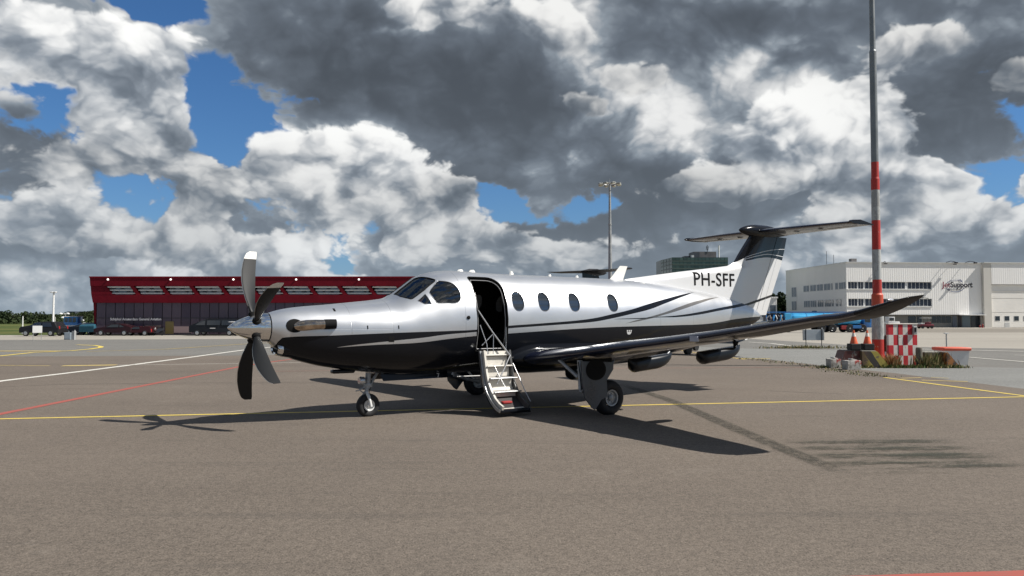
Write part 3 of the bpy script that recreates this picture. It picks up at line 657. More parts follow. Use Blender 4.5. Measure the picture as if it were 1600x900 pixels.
# small things on the nose and roof
MB().lathe([(-.01, .034), (.012, .034), (.02, .022), (.02, .001)], (0, 0, 0), 'Y', 16).build('fuel_drain_cap', dark, ac, smooth=30, loc=P_(4.115, .829, 1.80), rz=math.pi)
for (x, z, w_, h_) in ((1.70, 1.93, .035, .05), (2.2, 1.63, .02, .06), (2.75, 1.63, .02, .06), (2.62, 1.42, .10, .10)):
    patch(XT([(x - w_ / 2, z - h_ / 2), (x + w_ / 2, z - h_ / 2), (x + w_ / 2, z + h_ / 2), (x - w_ / 2, z + h_ / 2)]), .0025, 1, 3, 3).build('access_panel', dark if z > 1.5 or w_ > .05 else steel, ac)
ant = MB(); ant.prism([(9.0 - .12, 2.62), (9.18, 2.62), (9.20, 2.94), (9.12, 2.955), (8.98, 2.80)], -.018, .018)
def blade_antenna(x, z, ch, h, sweep, m=None, th=.02):
    rings = []
    for t_ in (0, .5, .9, 1):
        c = ch * (1 - .45 * t_); xx = x + sweep * t_; w = th * (1 - .4 * t_); rings.append([(xx + c * a, b * w, z + h * t_) for a, b in ((0, 0), (.2, .8), (.5, 1), (.8, .6), (1, 0), (.8, -.6), (.5, -1), (.2, -.8))])
    MB().loft(rings).build('blade_antenna', m or whitem, ac, smooth=40)
whitem = mat('white_plastic', (.75, .74, .70), .4)
blade_antenna(8.33, 2.64, .42, .34, .34)
for x in (4.35, 4.62): blade_antenna(x, 2.70, .16, .045, .04, th=.03)
blade_antenna(5.6, 2.68, .12, .07, .01, th=.03); blade_antenna(6.6, 2.67, .10, .05, .02, th=.03); blade_antenna(7.35, 2.67, .10, .05, .02, th=.03)
MB().bb((8.6, -.30, 2.583), (1.1, .05, .015), .006, M=Matrix.Rotation(R(0), 3, 'X')).build('antenna_rail', whitem, ac, smooth=40)
# registration emblem beneath the line, exhausts, spinner and propeller
em = MB(); x0 = 8.15
for dx, a, b in ((-.05, .0, .0), (.05, .0, .0)): pass
em = patch(XT([(8.09, 1.495), (8.115, 1.44), (8.205, 1.44), (8.23, 1.495)]), .003, 1, 6, 3).build('emblem', mat('emblem_silver', (.55, .56, .57), .4), ac)
for k in range(3): patch(XT([(8.085 + k * .055, 1.535), (8.092 + k * .055, 1.500), (8.118 + k * .055, 1.500), (8.125 + k * .055, 1.535)]), .003, 1, 4, 2).build('emblem', MATS['emblem_silver'], ac)
SPZ = 1.63
sp = MB(); prof = [(0, .004), (.01, .018), (.05, .052), (.12, .098), (.20, .140), (.30, .180), (.40, .210), (.50, .230), (.58, .240), (.64, .243)]
sp.lathe([(a, r) for a, r in prof], (0, 0, SPZ), 'X', 48); sp.build('spinner', chrome, ac, smooth=40)
MB().lathe([(.642, .20), (.642, .236), (.662, .236), (.662, .20)], (0, 0, SPZ), 'X', 40).build('spinner_backplate', dark, ac, smooth=30)
bladem = mat('blade_black', (.010, .011, .012), .45, spec=.3); tipm = mat('blade_tip_white', (.75, .74, .70), .4); edgem = mat('blade_edge_metal', (.5, .49, .46), .3, .9)
def make_blade(ang):
    rad = [.10, .20, .28, .36, .50, .66, .82, .98, 1.12, 1.20, 1.255, 1.30, 1.335]
    ch = [.10, .10, .110, .14, .19, .228, .248, .248, .232, .215, .20, .175, .12]
    th = [.10, .10, .085, .060, .042, .034, .028, .022, .017, .014, .012, .010, .006]
    off = [0, 0, .0, -.012, -.030, -.040, -.040, -.028, -.004, .014, .030, .046, .072]   # swept tip
    tw = [62, 64, 66, 69, 74, 78, 81, 83.5, 85, 86, 86.5, 87, 87]
    rings = []; mi = []
    prof_ = [(-.5, 0), (-.47, .35), (-.38, .75), (-.2, 1), (.05, .92), (.3, .6), (.5, .06), (.5, -.06), (.3, -.35), (.05, -.55), (-.2, -.6), (-.38, -.5), (-.47, -.3)]
    for r, c, t_, o, a in zip(rad, ch, th, off, tw):
        ca, sa = math.cos(R(a)), math.sin(R(a)); g_ = []
        for u, v in prof_:
            cc = u * c + o; tt = v * t_ * .5
            if r < .25: g2 = 2 * math.pi * (prof_.index((u, v))) / len(prof_); cc = -.5 * c * math.cos(g2); tt = .5 * t_ * math.sin(g2)
            # chord lies nearly along the axis (feathered): x = along axis, w = in the disc
            xx = cc * sa - tt * ca; ww = cc * ca + tt * sa
            g_.append(Vector((.42 + xx, ww, r)))
        rings.append(g_)
    mb = MB(); N = len(prof_)
    mb.loft(rings)
    # leading edge strip and white tip by material
    for fi in range(len(mb.f)):
        if fi < (len(rings) - 1) * N:
            i, k = divmod(fi, N)
            if i >= 9 and k >= 6: mb.m[fi] = 1
            elif i >= 3 and k in (0, 12): mb.m[fi] = 2
    M = Matrix.Translation((0, 0, SPZ)) @ Matrix.Rotation(ang, 4, 'X')
    mb.v = [tuple(M @ Vector(v)) for v in mb.v]
    o = mb.build('propeller_blade', [bladem, tipm, edgem], ac, smooth=50)
    st = MB(); r0 = 1.215     # thin white ring line inboard of the tip
    b_ = MB(); b_.lathe([(.085, .075), (.245, .070), (.265, .05)], (.42, 0, 0), 'Z', 16); b_.v = [tuple(M @ Vector(v)) for v in b_.v]; b_.build('blade_root', dark, o, smooth=40)
    return o
for k in range(5):
    make_blade(math.pi / 2 - R(103.8 - 72 * k))
# exhaust stacks
for sd in (1, -1):
    pts = [(1.02, .26, 1.645), (1.08, .36, 1.655), (1.18, .435, 1.67), (1.32, .475, 1.68), (1.48, .50, 1.685), (1.64, .525, 1.69)]
    ex = MB(); ex.tube([P_(a, b * sd, c) for a, b, c in pts], [.075, .088, .090, .085, .080, .078], 20, cap=False); ex.tube([P_(a, b * sd, c) for a, b, c in pts[::-1]], [.07, .072, .078, .08, .08, .07], 20, cap=False)
    e = ex.build('exhaust_stack', mat('heat_tinted_metal', (.50, .40, .31), .16, 1.0, var=.3, vscale=9), ac, smooth=50)
    MB().tube([P_(a, b * sd, c) for a, b, c in ((1.46, .498, 1.6845), (1.56, .512, 1.688), (1.655, .528, 1.69))], [.084, .0835, .081], 20, cap=True).build('exhaust_tip', dark, e, smooth=50)
    patch(XT([(1.0 + .14 * math.cos(t_ * math.pi / 10) , 1.66 + .115 * math.sin(t_ * math.pi / 10)) for t_ in range(20)]), .004, sd, 14, 6).build('exhaust_port', dark, ac)
# chin air inlet
lip = MB(); n = 28
def chin(x, wy, wz, zc): return [(x, wy * math.cos(2 * math.pi * k / n), zc + wz * math.sin(2 * math.pi * k / n)) for k in range(n)]
ci = MB(); ci.loft([chin(.80, .17, .085, 1.285), chin(.775, .20, .105, 1.28), chin(.80, .225, .122, 1.275), chin(.86, .233, .128, 1.268)], cap=False)
ci.build('air_inlet_lip', chrome, ac, smooth=60)
MB().add(chin(.815, .176, .09, 1.285), [tuple(range(n))]).build('air_inlet', dark, ac, fix=False)
MB().loft([chin(.855, .232, .127, 1.268), chin(1.03, .245, .137, 1.247), chin(1.3, .30, .15, 1.18), chin(1.7, .30, .10, 1.08)], cap=True).build('chin_cowl', blackp, ac, smooth=60)
for (x, z, l, h_) in ((2.0, .845, .42, .07), (2.9, .76, .24, .07)):
    q = MB(); q.bb((x, 0, z), (l, .16, h_), .03, seg=3); q.build('belly_fairing', blackp, ac, smooth=50)
# ventral fairing: wing root bulge
wf = MB(); rings = []
for i in range(30):
    t_ = i / 29; x = 4.93 + (8.6 - 4.93) * t_; e = max(0.0, 1 - (2 * t_ - 1) ** 2) ** .5 if t_ < .25 else (1 if t_ < .5 else max(0, math.cos((t_ - .5) * math.pi)) ** .6)
    e = min(1, (math.sin(min(t_ / .22, 1) * math.pi / 2)) ** .62) * (1 if t_ < .55 else max(.02, math.cos((t_ - .55) / .45 * math.pi / 2)) ** .8)
    hw = .62 + .47 * e; zt = 1.02 + .34 * e; zb = .98 - .305 * e; zc_ = 1.0; g_ = []
    for k in range(40):
        a = 2 * math.pi * k / 40; c, s_ = math.cos(a), math.sin(a); n_ = 2.4
        g_.append((x, hw * math.copysign(abs(c) ** (2 / n_), c), zc_ + ((zt - zc_) if s_ > 0 else (zc_ - zb)) * math.copysign(abs(s_) ** (2 / n_), s_)))
    rings.append(g_)
wf.loft(rings); wf.build('wing_root_fairing', blackp, ac, smooth=50)
# wings
WG = [(.55, 5.20, 7.45, .93, .165), (1.0, 5.26, 7.42, 1.00, .16), (2.3, 5.40, 7.26, 1.155, .15), (3.24, 5.47, 7.16, 1.282, .14), (4.05, 5.52, 7.06, 1.372, .135), (5.15, 5.60, 6.93, 1.515, .13), (6.2, 5.68, 6.80, 1.672, .12), (6.9, 5.73, 6.73, 1.775, .115), (7.2, 5.77, 6.68, 1.80, .125), (7.42, 5.84, 6.66, 1.85, .125), (7.60, 5.96, 6.66, 1.92, .12), (7.74, 6.13, 6.67, 1.99, .11), (7.84, 6.36, 6.68, 2.05, .09), (7.89, 6.60, 6.69, 2.085, .05)]
def naca(u, t): return 5 * t * (.2969 * math.sqrt(u) - .126 * u - .3516 * u * u + .2843 * u ** 3 - .1036 * u ** 4)
US = [0, .006, .02, .05, .09, .15, .25, .4, .55, .7, .85, 1.0]
def wing_ring(st, sd, grow=0.0, umax=1.0):
    y, a, b, z, t_ = st; c = b - a; g_ = []
    for u in US[::-1]:
        if u <= umax: g_.append(P_(a + u * c - grow * (1 if u < .01 else 0), y * sd, z + (naca(u, t_) * .95 + .02 * 4 * u * (1 - u)) * c + grow - .02 * u * c))
    for u in US[1:]:
        if u <= umax: g_.append(P_(a + u * c, y * sd, z - (naca(u, t_) * .80 - .01 * 4 * u * (1 - u)) * c - grow - .02 * u * c))
    return g_
def dense(st, n=4):
    out = []
    for p, q in zip(st, st[1:]):
        for i in range(n): out.append(tuple(a + (b - a) * i / n for a, b in zip(p, q)))
    return out + [st[-1]]
gearbay = {}
for sd in (1, -1):
    wm = MB(); rings = [wing_ring(s_, sd) for s_ in dense(WG)]; wm.loft(rings); N = len(rings[0])
    for i in range(len(rings) - 1):
        for k in range(N):
            if 15 <= k < 22: wm.m[i * N + k] = 1 if abs(rings[i][0][1]) < 5.2 else 2
    wing = wm.build('wing', [blackp, under, mat('wing_black_underside', (.010, .010, .011), .42, spec=.10)], ac, smooth=40)
    bt = MB(); rings = [wing_ring(s_, sd, .0045, .10) for s_ in dense(WG[1:10])]; bt.loft(rings, cap=False, closed=False); bt.build('deice_boot', boot, wing, smooth=60)
    # flap and aileron gaps
    for (y0, y1, u) in ((1.15, 5.3, .74), (5.4, 7.2, .76)):
        gp = MB(); pts = []
        for i in range(9):
            y = y0 + (y1 - y0) * i / 8; a = lerp([(s_[0], s_[1]) for s_ in WG], y); b = lerp([(s_[0], s_[2]) for s_ in WG], y); z = lerp([(s_[0], s_[3]) for s_ in WG], y); t_ = lerp([(s_[0], s_[4]) for s_ in WG], y); c = b - a
            pts.append(P_(a + u * c, y * sd, z + (naca(u, t_) * .95 + .08 * u * (1 - u) - .02 * u) * c + .001))
        gp.tube(pts, .006, 5).build('flap_gap' if y0 < 5 else 'aileron_gap', dark, wing)
    for (y, x0, x1, zt, dp) in ((1.75, 6.55, 7.75, 1.02, .27), (2.42, 6.62, 7.78, 1.08, .26), (4.28, 6.42, 7.50, 1.29, .22)):
        fp = MB(); rings = []
        if y < 2: x0, x1, zt, y = 6.05, 7.35, .90, 1.25
        for i in range(17):
            t_ = i / 16; x = x0 + (x1 - x0) * t_; e = max(.04, min(1, t_ / .10) ** .5 * (1 if t_ < .6 else max(.0, 1 - ((t_ - .6) / .4) ** 2) ** .6)); w = .115 * e; h_ = dp * e
            rings.append([P_(x, (y + w * math.copysign(abs(math.cos(a)) ** .8, math.cos(a))) * sd, zt - h_ * .5 + h_ * .5 * math.copysign(abs(math.sin(a)) ** .7, math.sin(a)) + .10 * (t_ - .6)) for a in [2 * math.pi * k / 20 for k in range(20)]])
        fp.loft(rings).build('flap_track_fairing', mat('fairing_black', (.006, .008, .011), .28, spec=.35), wing, smooth=50)
        if y > 2: MB().tube([P_(x1 - .12, y * sd, zt + .02), P_(x1 - .06, y * sd, zt + .06)], .012, 6).build('flap_bracket', steel, wing)
    pt = MB(); pt.tube([P_(6.05, 5.35 * sd, 1.46), P_(6.05, 5.35 * sd, 1.34), P_(6.02, 5.35 * sd, 1.325), P_(5.86, 5.35 * sd, 1.325), P_(5.74, 5.35 * sd, 1.325)], [.022, .020, .018, .014, .010], 8); pt.build('pitot_tube', dark, wing, smooth=50)
    MB().box(P_(5.585, 4.97 * sd, 1.475), (.04, .15, .08), 0).build('landing_light', mat('lamp_lens', (.35, .37, .45), .08, coat=1), wing)
    MB().tube([P_(6.5, 5.0 * sd, 1.42), P_(6.5, 5.0 * sd, 1.35)], [.05, .03], 10).build('fuel_drain', dark, wing)
    MB().lathe([(-.07, .003), (-.03, .018), (.03, .02), (.07, .006)], P_(6.14, 7.74 * sd, 2.02), 'X', 10).build('position_light', mat('clear_lens', (.7, .7, .72), .1, .3, coat=1), wing, smooth=50)
    for yy, ll in ((7.85, .18), (7.3, .18), (6.5, .16)): MB().tube([P_(lerp([(s_[0], s_[2]) for s_ in WG], yy) - .03, yy * sd, lerp([(s_[0], s_[3]) for s_ in WG], yy)), P_(lerp([(s_[0], s_[2]) for s_ in WG], yy) + ll, yy * sd, lerp([(s_[0], s_[3]) for s_ in WG], yy) - .01)], .004, 5).build('static_wick', dark, wing)
# fin, rudder, tailplane
LEz = [(1.8, 7.9), (2.60, 8.6), (2.69, 8.87), (2.91, 10.58), (3.02, 11.54), (3.12, 12.35), (3.17, 12.50), (3.24, 12.62), (3.5, 12.83), (3.88, 13.18), (4.02, 13.30), (4.2, 13.42)]
TEz = [(1.87, 13.90), (2.41, 14.15), (3.37, 14.64), (3.98, 14.83), (4.2, 14.9)]
HGz = lambda z: 13.38 + (z - 1.87) * .470
def fin_half(x, z, le, te, T):
    u = (x - le); L = te - le; f = min(1, max(0, u) / min(1.3, L * .4)); a = T * math.sin(f * math.pi / 2) ** .8
    r_ = (te - x) / 1.5; return max(.004, a * min(1, max(0, r_) ** .8))
def finT(z): return lerp([(1.9, .15), (2.6, .125), (3.2, .105), (4.1, .095)], z)
def fin_ring(z, x0, x1, n=30, bias=1.0):
    le, te = lerp(LEz, z), lerp(TEz, z); pts = []
    for i in range(n + 1):
        t_ = (i / n) ** bias; x = x0 + (x1 - x0) * t_; pts.append((x, fin_half(x, z, le, te, finT(z)) if x > le + 1e-4 else 0.0))
    return [(x, y, z) for x, y in pts] + [(x, -y, z) for x, y in pts[::-1]]
F_BLACK = [(12.0, 3.10), (12.58, 3.21), (13.09, 3.385), (13.55, 3.50), (13.95, 3.58), (14.35, 3.63), (14.8, 3.66), (15, 3.66)]
F_L2 = [(12.0, 3.05), (12.9, 3.30), (13.12, 3.36), (13.60, 3.455), (14.0, 3.50), (14.35, 3.49), (14.7, 3.465), (15, 3.45)]
F_AB = [(12.0, 3.05), (12.95, 3.27), (13.15, 3.30), (13.60, 3.375), (14.0, 3.405), (14.35, 3.385), (14.7, 3.345), (15, 3.33)]
def finpaint(t, p, obj):
    x, y, z = t.sep(obj); cv = lambda pts: curve_node(t, x, pts, 12.0, 15.0, 3.0, 3.8); cw = lambda pts: curve_node(t, x, pts, .66, 14, 1.0, 2.6)
    lt = lambda a, b: t.math('LESS_THAN', a, b); gt = lambda a, b: t.math('GREATER_THAN', a, b)
    fb = cv(F_BLACK); l2 = cv(F_L2); ab = cv(F_AB)
    k = gt(z, l2)
    arc = t.math('MULTIPLY', t.math('MULTIPLY', gt(z, ab), lt(z, t.math('SUBTRACT', l2, .018))), gt(x, 13.0))
    line = t.math('MULTIPLY', t.math('MULTIPLY', gt(z, fb), lt(z, t.math('ADD', fb, .014))), gt(x, 13.0))
    k = t.math('MAXIMUM', t.math('MULTIPLY', k, gt(x, 13.0)), t.math('MAXIMUM', arc, gt(z, fb)))
    zc_ = t.math('MULTIPLY_ADD', x, .215, -.655)       # lower cheat line carried across the rudder
    c = t.math('MULTIPLY', lt(z, t.math('ADD', zc_, .035)), gt(z, t.math('SUBTRACT', zc_, .03))); c = t.math('MULTIPLY', c, gt(x, 12.6))
    k = t.math('MAXIMUM', k, c); k = t.math('MULTIPLY', k, t.math('SUBTRACT', 1.0, line))
    t.l.new(t.mix(k, FINW, BLACK), p.inputs['Base Color']); t.l.new(t.math('MULTIPLY', t.math('SUBTRACT', 1.0, k), .10), p.inputs['Metallic']); t.l.new(t.math('MULTIPLY_ADD', k, -.2, .30), p.inputs['Roughness']); t.l.new(t.math('MULTIPLY_ADD', k, -.55, .6), p.inputs['Coat Weight'])
finm = mat('fin_livery', SILVER, .3, .35, coat=.6, fn=finpaint)
zs = [2.0, 2.2, 2.4, 2.5] + [2.56 + .02 * i for i in range(36)] + [3.4, 3.6, 3.8, 3.95, 4.05]
MB().loft([fin_ring(z, max(lerp(LEz, z), 0), HGz(z) - .012, 40, 1.5) for z in zs]).build('vertical_fin', finm, ac, smooth=50)
zs = [1.875, 2.0, 2.2, 2.41, 2.8, 3.2, 3.6, 3.98]
rud = MB().loft([fin_ring(z, HGz(z) + .012, lerp(TEz, z), 14) for z in zs]).build('rudder', finm, ac, smooth=50)
MB().loft([fin_ring(z, HGz(z) + .25, HGz(z) + .262, 2) for z in zs[1:-1]]).build('rudder_seam', steel, rud)
tab = MB(); tab.tube([(13.38, .0, 1.86), (13.30, 0, 1.80)], .03, 8).build('tail_light', dark, ac)
TW = [(0, 13.42, 14.72, 4.065, .10), (.25, 13.44, 14.72, 4.07, .10), (1.3, 13.52, 14.66, 4.075, .095), (2.3, 13.66, 14.60, 4.08, .09), (2.5, 13.69, 14.58, 4.08, .08), (2.6, 13.80, 14.56, 4.08, .05)]
for sd in (1, -1):
    tm = MB(); rings = [wing_ring(s_, sd) for s_ in dense(TW, 3)]; tm.loft(rings); N = len(rings[0])
    for i in range(len(rings) - 1):
        for k in range(N):
            if 14 <= k < 22: tm.m[i * N + k] = 1
    tp = tm.build('tailplane', [blackp, mat('tail_underside', (.06, .055, .05), .3, .1, coat=.3)], ac, smooth=40)
    bt = MB(); bt.loft([wing_ring(s_, sd, .004, .10) for s_ in dense(TW[1:5], 3)], cap=False, closed=False); bt.build('deice_boot', boot, tp, smooth=60)
    hb = MB(); hb.loft([[P_(x, (2.6 + dy) * sd, z) for x, z in ((13.64, 4.09), (13.70, 4.13), (14.05, 4.16), (14.62, 4.08), (14.60, 4.06), (14.05, 4.04), (13.70, 4.06))] for dy in (-.04, 0, .03)]); hb.build('elevator_horn', blackp, tp, smooth=30)
    for y in (.9, 1.6): MB().lathe([(-.13, .003), (-.05, .02), (.06, .02), (.15, .003)], P_(14.0, y * sd, 4.018), 'X', 8).build('hinge_fairing', steel, tp, smooth=60)
    eg = MB(); eg.tube([P_(14.25, .3 * sd, 4.045 - .005), P_(14.28, 2.4 * sd, 4.045)], .004, 5).build('elevator_gap', dark, tp)
bl = MB(); rings = []
for i in range(25):
    t_ = i / 24; x = 12.83 + (14.95 - 12.83) * t_; e = math.sin(math.pi * min(t_ * .5 + .0, .5)) ** .6 if t_ < .35 else 1; e = (math.sin(min(1, t_ / .33) * math.pi / 2) ** .65) * (1 if t_ < .5 else max(.05, 1 - ((t_ - .5) / .5) ** 1.6 * .95))
    w, h_ = .155 * e + .002, .165 * e + .002
    rings.append([(x, w * math.cos(a), 4.075 + h_ * math.sin(a) + .02 * math.sin(t_ * 3)) for a in [2 * math.pi * k / 24 for k in range(24)]])
bl.loft(rings).build('bullet_fairing', blackp, ac, smooth=60)
for sd in (1, -1):    # ventral strakes
    sk = MB(); sk.add([P_(11.0, .10 * sd, 1.20), P_(13.2, .06 * sd, 1.64), P_(13.35, .26 * sd, 1.40), P_(12.3, .27 * sd, 1.16), P_(11.02, .12 * sd, 1.19), P_(13.2, .08 * sd, 1.63), P_(13.34, .28 * sd, 1.39), P_(12.3, .29 * sd, 1.15)], [(0, 1, 2, 3), (7, 6, 5, 4), (0, 4, 5, 1), (1, 5, 6, 2), (2, 6, 7, 3), (3, 7, 4, 0)]).build('ventral_strake', mat('strake_dark', (.05, .055, .065), .3, coat=.4), ac)
# registration on both sides of the fin fillet
lettm = mat('lettering_black', (.012, .012, .013), .85, spec=.08)
for sd in (1, -1):
    tmx = text_mesh('PH-SFF', .47, bold=.004, sx=.90, spacing=1.06)
    bmt = bmesh.new(); bmt.from_mesh(tmx); bmesh.ops.triangulate(bmt, faces=bmt.faces)
    for _ in range(2): bmesh.ops.subdivide_edges(bmt, edges=[e for e in bmt.edges if e.calc_length() > .05], cuts=2); bmesh.ops.triangulate(bmt, faces=bmt.faces)
    bmt.to_mesh(tmx); bmt.free()
    xs = [v.co.x for v in tmx.vertices]; w_ = max(xs) - min(xs); mx_ = (max(xs) + min(xs)) / 2; hs = max(v.co.y for v in tmx.vertices)-min(v.co.y for v in tmx.vertices)
    for v in tmx.vertices:
        fx = (v.co.x - mx_) / w_ * 1.50; x = 11.74 + fx * (1 if sd > 0 else -1); z = 2.735 + v.co.y / hs * .335
        v.co = P_(x, (fin_half(x, z, lerp(LEz, z), lerp(TEz, z), finT(z)) + .007) * sd, z)
    tmx.materials.append(lettm); link('registration_lettering', tmx, ac)
# undercarriage
def wheel(parent, c, rad, wid, rimr, name='wheel', spokes=False, disc=None):
    c = Vector(c); w = MB(); pr = []
    for k in range(28):
        a = 2 * math.pi * k / 28; pr.append((wid / 2 * math.copysign(abs(math.cos(a)) ** .75, math.cos(a)), (rad + rimr) / 2 + (rad - rimr) / 2 * math.copysign(abs(math.sin(a)) ** .8, math.sin(a))))
    pr.append(pr[0])
    hub = MB(); hub.lathe([(-wid * .36, rimr * .98), (-wid * .40, rimr * 1.06), (-wid * .46, rimr * 1.05), (-wid * .44, rimr * .88), (-wid * .28, rimr * .8), (-wid * .26, rimr * .42), (-wid * .40, rimr * .38), (-wid * .46, rimr * .22), (-wid * .46, .001)], c, 'Y', 32, cap=False)
    hub.lathe([(wid * .36, rimr * .98), (wid * .40, rimr * 1.06), (wid * .46, rimr * 1.05), (wid * .44, rimr * .88), (wid * .28, rimr * .8), (wid * .26, rimr * .42), (wid * .40, rimr * .38), (wid * .46, rimr * .22), (wid * .46, .001)], c, 'Y', 32, cap=False)
    h_ = hub.build(name, disc or gearw, parent, smooth=40)
    t_ = MB(); t_.lathe(pr, c, 'Y', 48, cap=False); t_.build('tyre', rubber, h_, smooth=60)
    for k in range(6):
        a = k * math.pi / 3
        for s_ in (-1, 1): MB().tube([c + Vector((rimr * .6 * math.cos(a), s_ * wid * .26, rimr * .6 * math.sin(a))), c + Vector((rimr * .6 * math.cos(a), s_ * wid * .34, rimr * .6 * math.sin(a)))], rimr * .07, 8).build('wheel_bolt', steel, h_)
    return h_
ng = MB()   # nose leg
ng.tube([(2.50, 0, .80), (2.475, 0, .52)], .055, 14); ng.tube([(2.475, 0, .54), (2.46, 0, .40)], .036, 12)
ng.bb((2.49, 0, .58), (.13, .13, .08), .02); leg = ng.build('nose_leg', gearm, ac, smooth=40)
for sd in (1, -1):
    f_ = MB(); f_.tube([P_(2.455, .03 * sd, .45), P_(2.45, .115 * sd, .39), P_(2.47, .135 * sd, .30), P_(2.49, .135 * sd, .20)], [.028, .030, .026, .030], 10); f_.build('fork_arm', gearw, leg, smooth=50)
MB().tube([(2.44, -.02, .56), (2.31, -.02, .50), (2.43, -.02, .42)], .016, 8).build('torque_link', gearm, leg, smooth=40)
MB().tube([P_(2.33, .1, .52), P_(2.2, .12, .49)], .010, 8).build('tow_lug', gearm, leg)
MB().tube([(2.52, 0, .56), (2.68, 0, .80)], .026, 10).build('drag_strut', gearm, leg, smooth=40)
MB().lathe([(-.06, .06), (-.03, .072), (.02, .072), (.045, .06), (.045, .001)], P_(2.365, .02, .665), 'X', 20).build('taxi_light', mat('lamp_glass', (.5, .52, .55), .08, .6, coat=1), leg, smooth=40)
for yy in (.035, -.035): MB().tube([(2.53, yy, .80), (2.53, yy * 1.5, .62), (2.50, yy * 1.3, .48), (2.49, yy * 2.6, .36)], .006, 6).build('hydraulic_hose', dark, leg)
wheel(ac, (2.49, 0, .215), .213, .16, .098, 'nose_wheel')
for sd in (1, -1):
    nd = MB(); nd.add([P_(2.62, .20 * sd, .775), P_(4.02, .20 * sd, .755), P_(4.02, .235 * sd, .665), P_(2.68, .235 * sd, .655), P_(2.62, .215 * sd, .775), P_(4.02, .215 * sd, .755), P_(4.02, .25 * sd, .665), P_(2.68, .25 * sd, .655)], [(0, 1, 2, 3), (7, 6, 5, 4), (0, 4, 5, 1), (1, 5, 6, 2), (2, 6, 7, 3), (3, 7, 4, 0)])
    d = nd.build('nose_gear_door', blackp, ac)
    if sd > 0:
        tm_ = text_mesh('7', .11, bold=.002, align='CENTER')
        for v in tm_.vertices: v.co = P_(3.80 + v.co.x, .252 - .0 + (-.0), .71 + v.co.y * .95)
        for v in tm_.vertices: v.co.y -= (.755 - v.co.z - .045) * .35 + .004
        tm_.materials.append(MATS['emblem_silver']); link('door_number', tm_, d)
for sd in (1, -1):    # main legs: trailing link inboard of a tall door plate
    y = 2.27
    L = MB(); L.tube([P_(5.66, (y - .10) * sd, 1.02), P_(5.64, (y - .06) * sd, .75), P_(5.62, (y - .02) * sd, .50)], [.05, .045, .05], 12); leg = L.build('main_leg', gearm, ac, smooth=40)
    MB().tube([P_(5.62, (y - .02) * sd, .50), P_(5.92, (y - .10) * sd, .40), P_(6.25, (y - .12) * sd, .325)], [.045, .04, .04], 12).build('trailing_link', gearm, leg, smooth=40)
    MB().tube([P_(5.68, (y - .16) * sd, .86), P_(6.08, (y - .14) * sd, .40)], [.034, .022], 12).build('shock_absorber', gearw, leg, smooth=40)
    MB().tube([P_(5.50, (y - .50) * sd, 1.02), P_(5.63, (y - .12) * sd, .72)], [.032, .036], 10).build('side_strut', gearm, leg, smooth=40)
    MB().tube([P_(5.56, (y - .02) * sd, 1.0), P_(5.53, (y + .06) * sd, .8), P_(5.57, (y + .05) * sd, .5)], .009, 6).build('hydraulic_hose', dark, leg)
    wheel(ac, P_(6.25, y * sd, .325), .322, .24, .145, 'main_wheel', disc=gearm)
    pl = MB(); out = [(5.50, 1.02), (6.25, .98), (6.24, .85), (6.08, .66), (6.10, .37), (5.95, .31), (5.80, .14), (5.73, .18), (5.56, .36), (5.52, .60)]
    pl.prism([(a, b) for a, b in out], -(y + .14) * sd, -(y + .16) * sd); pl.build('gear_door', mat('gear_door_paint', (.035, .048, .066), .3, .1, coat=.2, var=.25, vscale=3), leg, smooth=20)
    well = MB(); n = 24; well.add([P_(5.82 + .24 * math.cos(2 * math.pi * k / n), (y + .166) * sd, .86 + .19 * math.sin(2 * math.pi * k / n)) for k in range(n)], [tuple(range(n))]); well.build('door_recess', dark, leg, fix=False)
    well = MB(); well.bb(P_(6.1, 1.55 * sd, 1.0), (.75, 1.2, .12), .03); well.build('wheel_well', dark, ac)
# airstair
PROF = [(.84, 1.16), (.885, .95), (.93, .75), (1.00, .55), (1.12, .37), (1.27, .22), (1.43, .12), (1.56, .075)]   # (out, up) of the outer skin
sp_ = []
for (y, z), (y2, z2) in zip(PROF, PROF[1:]):
    for i in range(3): sp_.append((y + (y2 - y) * i / 3, z + (z2 - z) * i / 3))
sp_.append(PROF[-1])
def off_prof(d):
    o = []
    for i, (y, z) in enumerate(sp_):
        a, b = sp_[max(0, i - 1)], sp_[min(len(sp_) - 1, i + 1)]; dy, dz = b[0] - a[0], b[1] - a[1]; L_ = math.hypot(dy, dz); o.append((y - dz / L_ * d, z + dy / L_ * d))
    return o
def band(d0, d1, xa, xb, m, name, par):
    a, b = off_prof(d0), off_prof(d1); mb = MB(); n_ = len(a); vs = [P_(x, y, z) for x in (xa, xb) for L_ in (a, b) for y, z in L_]; q = lambda s_, l_, i: s_ * 2 * n_ + l_ * n_ + i; fs = []
    for i in range(n_ - 1):
        fs += [(q(0, 0, i), q(0, 0, i + 1), q(1, 0, i + 1), q(1, 0, i)), (q(0, 1, i), q(1, 1, i), q(1, 1, i + 1), q(0, 1, i + 1)), (q(0, 0, i), q(0, 1, i), q(0, 1, i + 1), q(0, 0, i + 1)), (q(1, 0, i), q(1, 0, i + 1), q(1, 1, i + 1), q(1, 1, i))]
    fs += [(q(0, 0, 0), q(1, 0, 0), q(1, 1, 0), q(0, 1, 0)), (q(0, 0, n_ - 1), q(0, 1, n_ - 1), q(1, 1, n_ - 1), q(1, 0, n_ - 1))]
    mb.add(vs, fs); return mb.build(name, m, par, smooth=40)
cream = mat('stair_cream_paint', (.60, .57, .51), .45, var=.08, vscale=6, dirt=.25)
st = band(0, .030, 4.30, 5.0, blackp, 'airstair', ac)
band(.030, .085, 4.30, 4.335, steel, 'door_edge', st); band(.030, .085, 4.965, 5.0, steel, 'door_edge', st)
band(.031, .050, 4.335, 4.965, cream, 'inner_panel', st)
